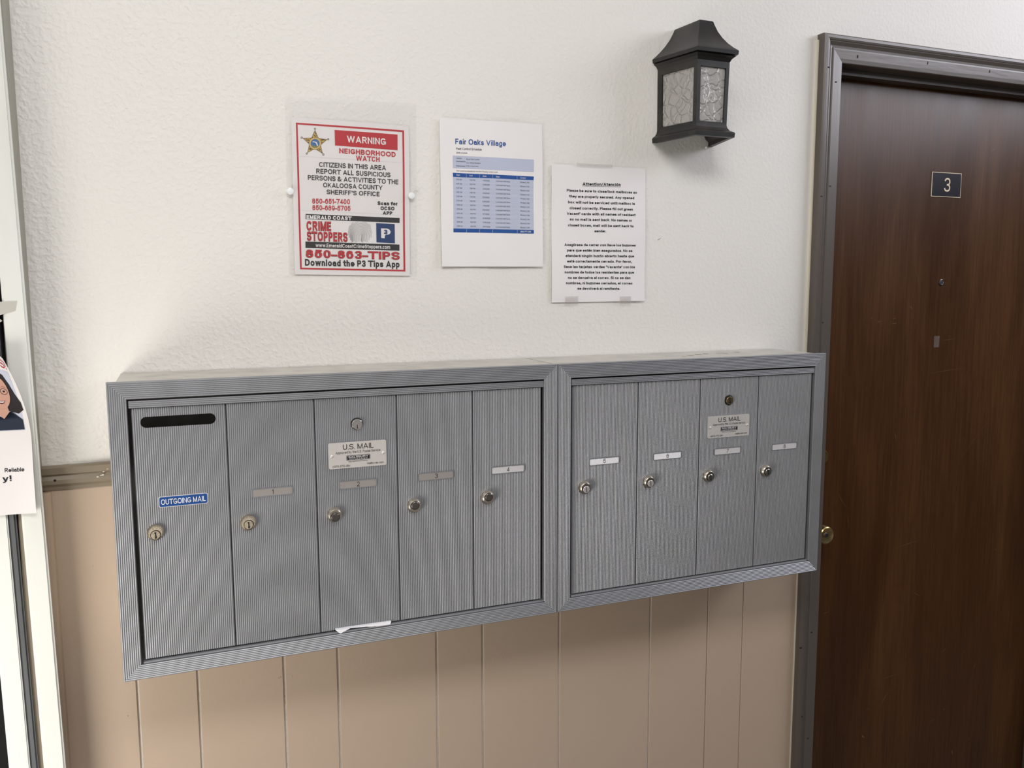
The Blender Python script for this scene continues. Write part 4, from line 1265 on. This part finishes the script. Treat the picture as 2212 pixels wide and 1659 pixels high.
# the sleeve around it
q = [on_y(u, v, -0.004) for u, v in [(614, 209), (898, 224), (900, 598), (624, 594)]]
V = []
for y in (-0.0072, -0.0069):
    for p in q: V.append((p.x, y, p.z))
F = [(0, 1, 2, 3), (4, 5, 6, 7), (0, 1, 5, 4), (1, 2, 6, 5), (2, 3, 7, 6), (3, 0, 4, 7)]
tag(mesh('plastic_sleeve', V, F, M_SLEEVE), 'clear plastic sleeve around the neighborhood watch poster', 'sleeve')
for u, v, lb in [(627.5, 413, 'white round push pin at the left edge of the watch poster'), (889.5, 422.5, 'white round push pin at the right edge of the watch poster')]:
    p = on_y(u, v, -0.010)
    tag(lathe('push_pin', p.x, p.z, -0.0073, [(0.0014, -0.0068), (0.0014, 0), (0.0058, 0.0002), (0.0062, 0.0012), (0.0060, 0.0024), (0.0050, 0.0030), (0.0001, 0.0032)], M_PIN, None, 24), lb, 'push pin', 'push pins holding the poster')

# --- pest control schedule
t, pr, loc, W2, H2 = sheet('schedule_sheet', 'white pest control schedule headed Fair Oaks Village with a blue table', [(948.6, 254.1), (1172.8, 269.7), (1169.4, 576), (953.5, 575.8)], M_PAPERC,
                           lambda a, b: 0.0055 + 0.0022 * math.sin(7 * a + 0.6) * (0.4 + 0.5 * b) + 0.0016 * a * a * 4 * (0.3 - b) + 0.0008 * math.sin(11 * (a + b)), cat='notice')
C = Crop(pr, loc, 920, 230, 4.482)
C.text('Fair Oaks Village', M_BLUE, 283, 770, 365, 388, 52, bold=0.012)
C.text('Pest Control Schedule', M_GINK, 291, 535, 420, 430, 22, bold=0.006)
C.text('2026 schedule', M_GINK, 291, 398, 455, 458, 13, bold=0.008)
C.poly(M_PBLUE, [(258, 475), (1040, 517), (1040, 637), (260, 598)])
for s, x0, x1, y0 in [('Vendor:', 292, 348, 508), ('Participants', 292, 381, 537), (':', 293, 296, 556), ('Requirement', 292, 380, 581), (':', 293, 296, 600), ('Bryan Pest Control', 388, 512, 517), ('Any Willing Resident', 388, 523, 552), ('5 min of your time', 388, 503, 583)]:
    C.text(s, M_GINK, x0, x1, y0, y0 + (x1 - x0) * 0.045, 13, bold=0.008 if x0 < 300 else 0.0)
C.text('Pest Control is scheduled for the third Thursday of each month.', M_GINK, 292, 690, 629, 645, 13, slant=0.2)
C.poly(M_PBLUE, [(260, 682), (1038, 715), (1037, 1199), (263, 1184)])
C.poly(M_BLUE, [(258, 643), (1040, 680), (1038, 715), (260, 682)], lift=2)
C.poly(M_BLUE, [(263, 1182), (1037, 1197), (1037, 1232), (264, 1218)], lift=2)
for s, x0, x1, y0 in [('Start', 292, 328, 671), ('End', 421, 448, 677), ('Date', 546, 580, 683), ('Item', 672, 706, 690), ('Contact', 908, 963, 700)]:
    C.text(s, M_WINK, x0, x1, y0, y0 + 1.5, 14, lift=3, bold=0.006)
C.text('(850) 777-2189', M_WINK, 908, 1010, 1220, 1221, 14, lift=3, bold=0.006)
dates = ['1/15/2026', '2/19/2026', '3/19/2026', '4/16/2026', '5/21/2026', '6/18/2026', '7/16/2026', '8/20/2026', '9/17/2026', '10/15/2026', '11/19/2026', '12/17/2026']
for k in range(12):
    f_ = k / 11
    yl = 713 + (1165 - 713) * f_; yr = 741 + (1179 - 741) * f_
    def yy(x): return yl + (yr - yl) * (x - 292) / (908 - 292)
    for s, x0, x1 in [('8:30 AM', 292 + 4 * f_, 346 + 4 * f_), ('1:00 PM', 421 + 3 * f_, 475 + 3 * f_), (dates[k], 546, 610 + (8 if k > 8 else 0)), ('Cockroach bait Spray', 672, 808), ('Richard, CAM', 908, 996)]:
        C.text(s, M_GINK, x0, x1, yy(x0), yy(x1), 13, lift=2)
    if k < 11:
        pr.stroke(M_PAPERC, [C.pt(261, yy(261) + 16), C.pt(1037, yy(1037) + 16)], 0.00025, 2, 'table_line')
for x in (388, 514, 640, 877):
    pr.stroke(M_PAPERC, [C.pt(x, 648 + (x - 258) * 0.047), C.pt(x, 684 + (x - 258) * 0.043)], 0.0003, 3, 'table_line')
    pr.stroke(M_PAPERC, [C.pt(x + 1, 1183 + (x - 258) * 0.02), C.pt(x + 1, 1219 + (x - 258) * 0.018)], 0.0003, 3, 'table_line')
pr.build()

# --- bilingual notice about the mailboxes
t, pr, loc, W3, H3 = sheet('attention_notice', 'white Attention/Atención notice in black type about closing mailboxes', [(1193.4, 354.6), (1396.1, 363.8), (1389.6, 650.2), (1189.3, 653.2)], M_PAPERC,
                           lambda a, b: 0.0035 + 0.0018 * math.sin(6.5 * a + 2.2 * b) * (0.6 + a) + 0.0030 * max(0, a - 0.30) * 4 * (0.5 + 0.4 * math.sin(7 * b)) + 0.0010 * math.sin(9 * b + 4 * a), cat='notice')
C = Crop(pr, loc, 1160, 330, 4.879)
C.text('Attention/Atención', M_INK, 477, 878, 345, 353, 33, bold=0.022)
pr.stroke(M_INK, [C.pt(475, 351), C.pt(880, 360)], 0.0005, 2, 'underline')
for s, x0, x1, y0, y1 in [('Please be sure to close/lock mailboxes so', 311, 1052, 410, 432), ('they are properly secured. Any opened', 336, 1022, 471, 491), ('box will not be serviced until mailbox is', 326, 1028, 533, 551),
                          ('closed correctly. Please fill out green', 343, 1005, 595, 611), ('Vacant" cards with all names of resident', 312, 1033, 653, 670), ('so no mail is sent back. No names or', 345, 995, 713, 728),
                          ('closed boxes, mail will be sent back to', 327, 1010, 775, 788), ('sender.', 604, 724, 838, 839), ('Asegúrese de cerrar con llave los buzones', 289, 1032, 982, 989),
                          ('para que estén bien asegurados. No se', 318, 1000, 1040, 1047), ('atenderá ningún buzón abierto hasta que', 301, 1017, 1098, 1103), ('esté correctamente cerrado. Por favor,', 317, 995, 1156, 1160),
                          ('llene las tarjetas verdes "Vacante" con los', 283, 1027, 1214, 1217), ('nombres de todos los residentes para que', 288, 1018, 1271, 1274), ('no se devuelva el correo. Si no se dan', 323, 980, 1329, 1331),
                          ('nombres, ni buzones cerrados, el correo', 302, 1000, 1386, 1388), ('se devolverá al remitente.', 423, 872, 1443, 1445)]:
    C.text(s, M_INK, x0, x1, y0, y1, 27, bold=0.020)
pr.build()
for u0, v0, u1, v1, lb in [(1245, 352, 1322, 362, 'strip of clear tape at the top edge of the Attention notice'), (1220, 640, 1248, 657, 'scrap of clear tape at the bottom left of the Attention notice'), (1338, 640, 1362, 656, 'scrap of clear tape at the bottom right of the Attention notice')]:
    a, b = on_y(u0, v0, -0.006), on_y(u1, v1, -0.006)
    tag(box('clear_tape', a.x, b.x, -0.0082, -0.0078, b.z, a.z, MATS['tape_residue']), lb, 'tape', 'tape on the Attention notice')

# ------------------------------------------------------------------ flyer taped to the glazed door at the left edge
FT, FHH, FWW = 1.5035, 0.272, 0.2159
fl = thing('flyer', (-0.85, YJ, FT - FHH), 'portrait flyer with red heading curling off the white door at the left edge', 'flyer')


def fmap(s, t_, lift=0.0):
    """s from the door side (0) to the free right edge (FWW), t_ down from the top"""
    cs_ = max(0.0, (s - 0.12) / 0.096); ct_ = max(0.0, 1 - t_ / 0.15)
    c = cs_ * cs_ * ct_ ** 1.6                     # loose top right corner flopping forward
    e = max(0.0, (s - 0.17) / 0.046) * min(1.0, max(0.0, (t_ - 0.10) / 0.1))
    x = -0.7405 - (FWW - s) - 0.026 * c
    y = YJ - 0.003 - 0.030 * c - 0.006 * e * e - 0.002 * math.sin(9 * s + 14 * t_) - 0.002
    z = FT - t_ - 0.020 * c
    return (x, y - 0.0003 * lift, z)


def fgrid(m, s0, s1, t0, t1, lift, name, ns=16, nt=22):
    V, F = [], []
    for j in range(nt + 1):
        for i in range(ns + 1):
            V.append(fmap(s0 + (s1 - s0) * i / ns, t0 + (t1 - t0) * j / nt, lift))
    for j in range(nt):
        for i in range(ns):
            a = j * (ns + 1) + i; F.append((a, a + 1, a + ns + 2, a + ns + 1))
    return mesh(name, V, F, m, fl, smooth=True)


fgrid(M_PAPER, 0, FWW, 0, FHH, 0, 'sheet', 24, 26)
fgrid(M_PHOTO, 0.085, 0.2085, 0.030, 0.1365, 1, 'printed_photo')


def pmap(x, y):
    return (FC + (x - FC) * 0.74, 0.034 + (y - 0.044) * 0.96)


def fpoly(m, pts, lift, name):
    pts = [pmap(x, y) for x, y in pts]
    cx = sum(p[0] for p in pts) / len(pts); cy = sum(p[1] for p in pts) / len(pts)
    V = [fmap(cx, cy, lift)]; F = []
    R_ = 6
    for k in range(1, R_ + 1):
        for x, y in pts: V.append(fmap(cx + (x - cx) * k / R_, cy + (y - cy) * k / R_, lift))
    n = len(pts)
    for i in range(n): F.append((0, 1 + i, 1 + (i + 1) % n))
    for k in range(R_ - 1):
        for i in range(n):
            a, b = 1 + k * n + i, 1 + k * n + (i + 1) % n
            F.append((a, b, b + n, a + n))
    mesh(name, V, F, m, fl, smooth=True)


FC = 0.182     # face centre across the sheet
fpoly(M_HAIR, [(FC - 0.032, 0.075), (FC - 0.020, 0.050), (FC, 0.044), (FC + 0.016, 0.050), (FC + 0.026, 0.066), (FC + 0.033, 0.085), (FC + 0.040, 0.100), (FC + 0.041, 0.114), (FC + 0.030, 0.121), (FC + 0.012, 0.116), (FC - 0.012, 0.116), (FC - 0.034, 0.118), (FC - 0.040, 0.1)], 2, 'printed_hair')
fpoly(M_JACK, [(0.1, 0.149), (0.11, 0.132), (FC - 0.022, 0.118), (FC, 0.130), (FC + 0.016, 0.116), (0.2172, 0.132), (0.2172, 0.1495)], 3, 'printed_jacket')
fpoly(M_SKIN, [(FC - 0.012, 0.110), (FC + 0.010, 0.108), (FC + 0.012, 0.118), (FC, 0.130), (FC - 0.012, 0.120)], 4, 'printed_neck')
fpoly(M_SKIN, circle(FC, 0.084, 0.0205, 24, 0.029), 5, 'printed_face')
for dx in (-0.0095, 0.0095):
    o_, i_ = circle(FC + dx, 0.081, 0.0082, 16, 0.0058), circle(FC + dx, 0.081, 0.0073, 16, 0.0049)
    V = [fmap(*pmap(x, y), 6) for x, y in o_ + i_]
    mesh('printed_glasses', V, [(i, (i + 1) % 16, 16 + (i + 1) % 16, 16 + i) for i in range(16)], M_HAIR, fl)
    fpoly(M_HAIR, circle(FC + dx, 0.0808, 0.0026, 10, 0.0018), 6, 'printed_eye')
    fpoly(M_SKIND, [(FC + dx - 0.007, 0.0735), (FC + dx, 0.0715), (FC + dx + 0.007, 0.0735), (FC + dx, 0.0728)], 6, 'printed_eyebrow')
fpoly(M_DRED, [(FC - 0.009, 0.0975), (FC, 0.0985), (FC + 0.009, 0.0975), (FC + 0.005, 0.1025), (FC, 0.1038), (FC - 0.005, 0.1025)], 6, 'printed_mouth')
fpoly(M_WINK, [(FC - 0.0075, 0.0985), (FC, 0.0993), (FC + 0.0075, 0.0985), (FC + 0.004, 0.1012), (FC - 0.004, 0.1012)], 7, 'printed_teeth')
fpr = Print(lambda a, b, l: fmap(a, -b, l), fl)
fpr.text('RS!', M_RED, 0.1835, 0.2100, -0.0250, -0.0250, 0.0165, bold=0.0, lift=2)
fpr.text('Reliable', M_INK, 0.1755, 0.2030, -0.2030, -0.2030, 0.0065, bold=0.01, lift=2)
fpr.text('y!', M_INK, 0.1715, 0.1840, -0.2175, -0.2175, 0.0090, bold=0.02, lift=2)
fpr.build()
# tape above it
for pts, lb in [([(-0.800, 1.5395), (-0.7510, 1.5550), (-0.7475, 1.5700), (-0.800, 1.5680)], 'cream tape strip across the white jamb above the flyer'),
                ([(-0.800, 1.5230), (-0.7790, 1.5330), (-0.7690, 1.5395), (-0.7760, 1.5460), (-0.800, 1.5480)], 'torn cream tape piece just above the flyer')]:
    k = len(pts)
    dy = 0.0006 if 'torn' in lb else 0
    V = [(x, YJ - 0.0009 - dy, z) for x, z in pts] + [(x, YJ - 0.0004 - dy, z) for x, z in pts]
    tag(mesh('masking_tape', V, [tuple(range(k)), tuple(range(k, 2 * k))] + [(q, (q + 1) % k, k + (q + 1) % k, k + q) for q in range(k)], M_TAPE), lb, 'tape', 'tape above the flyer')
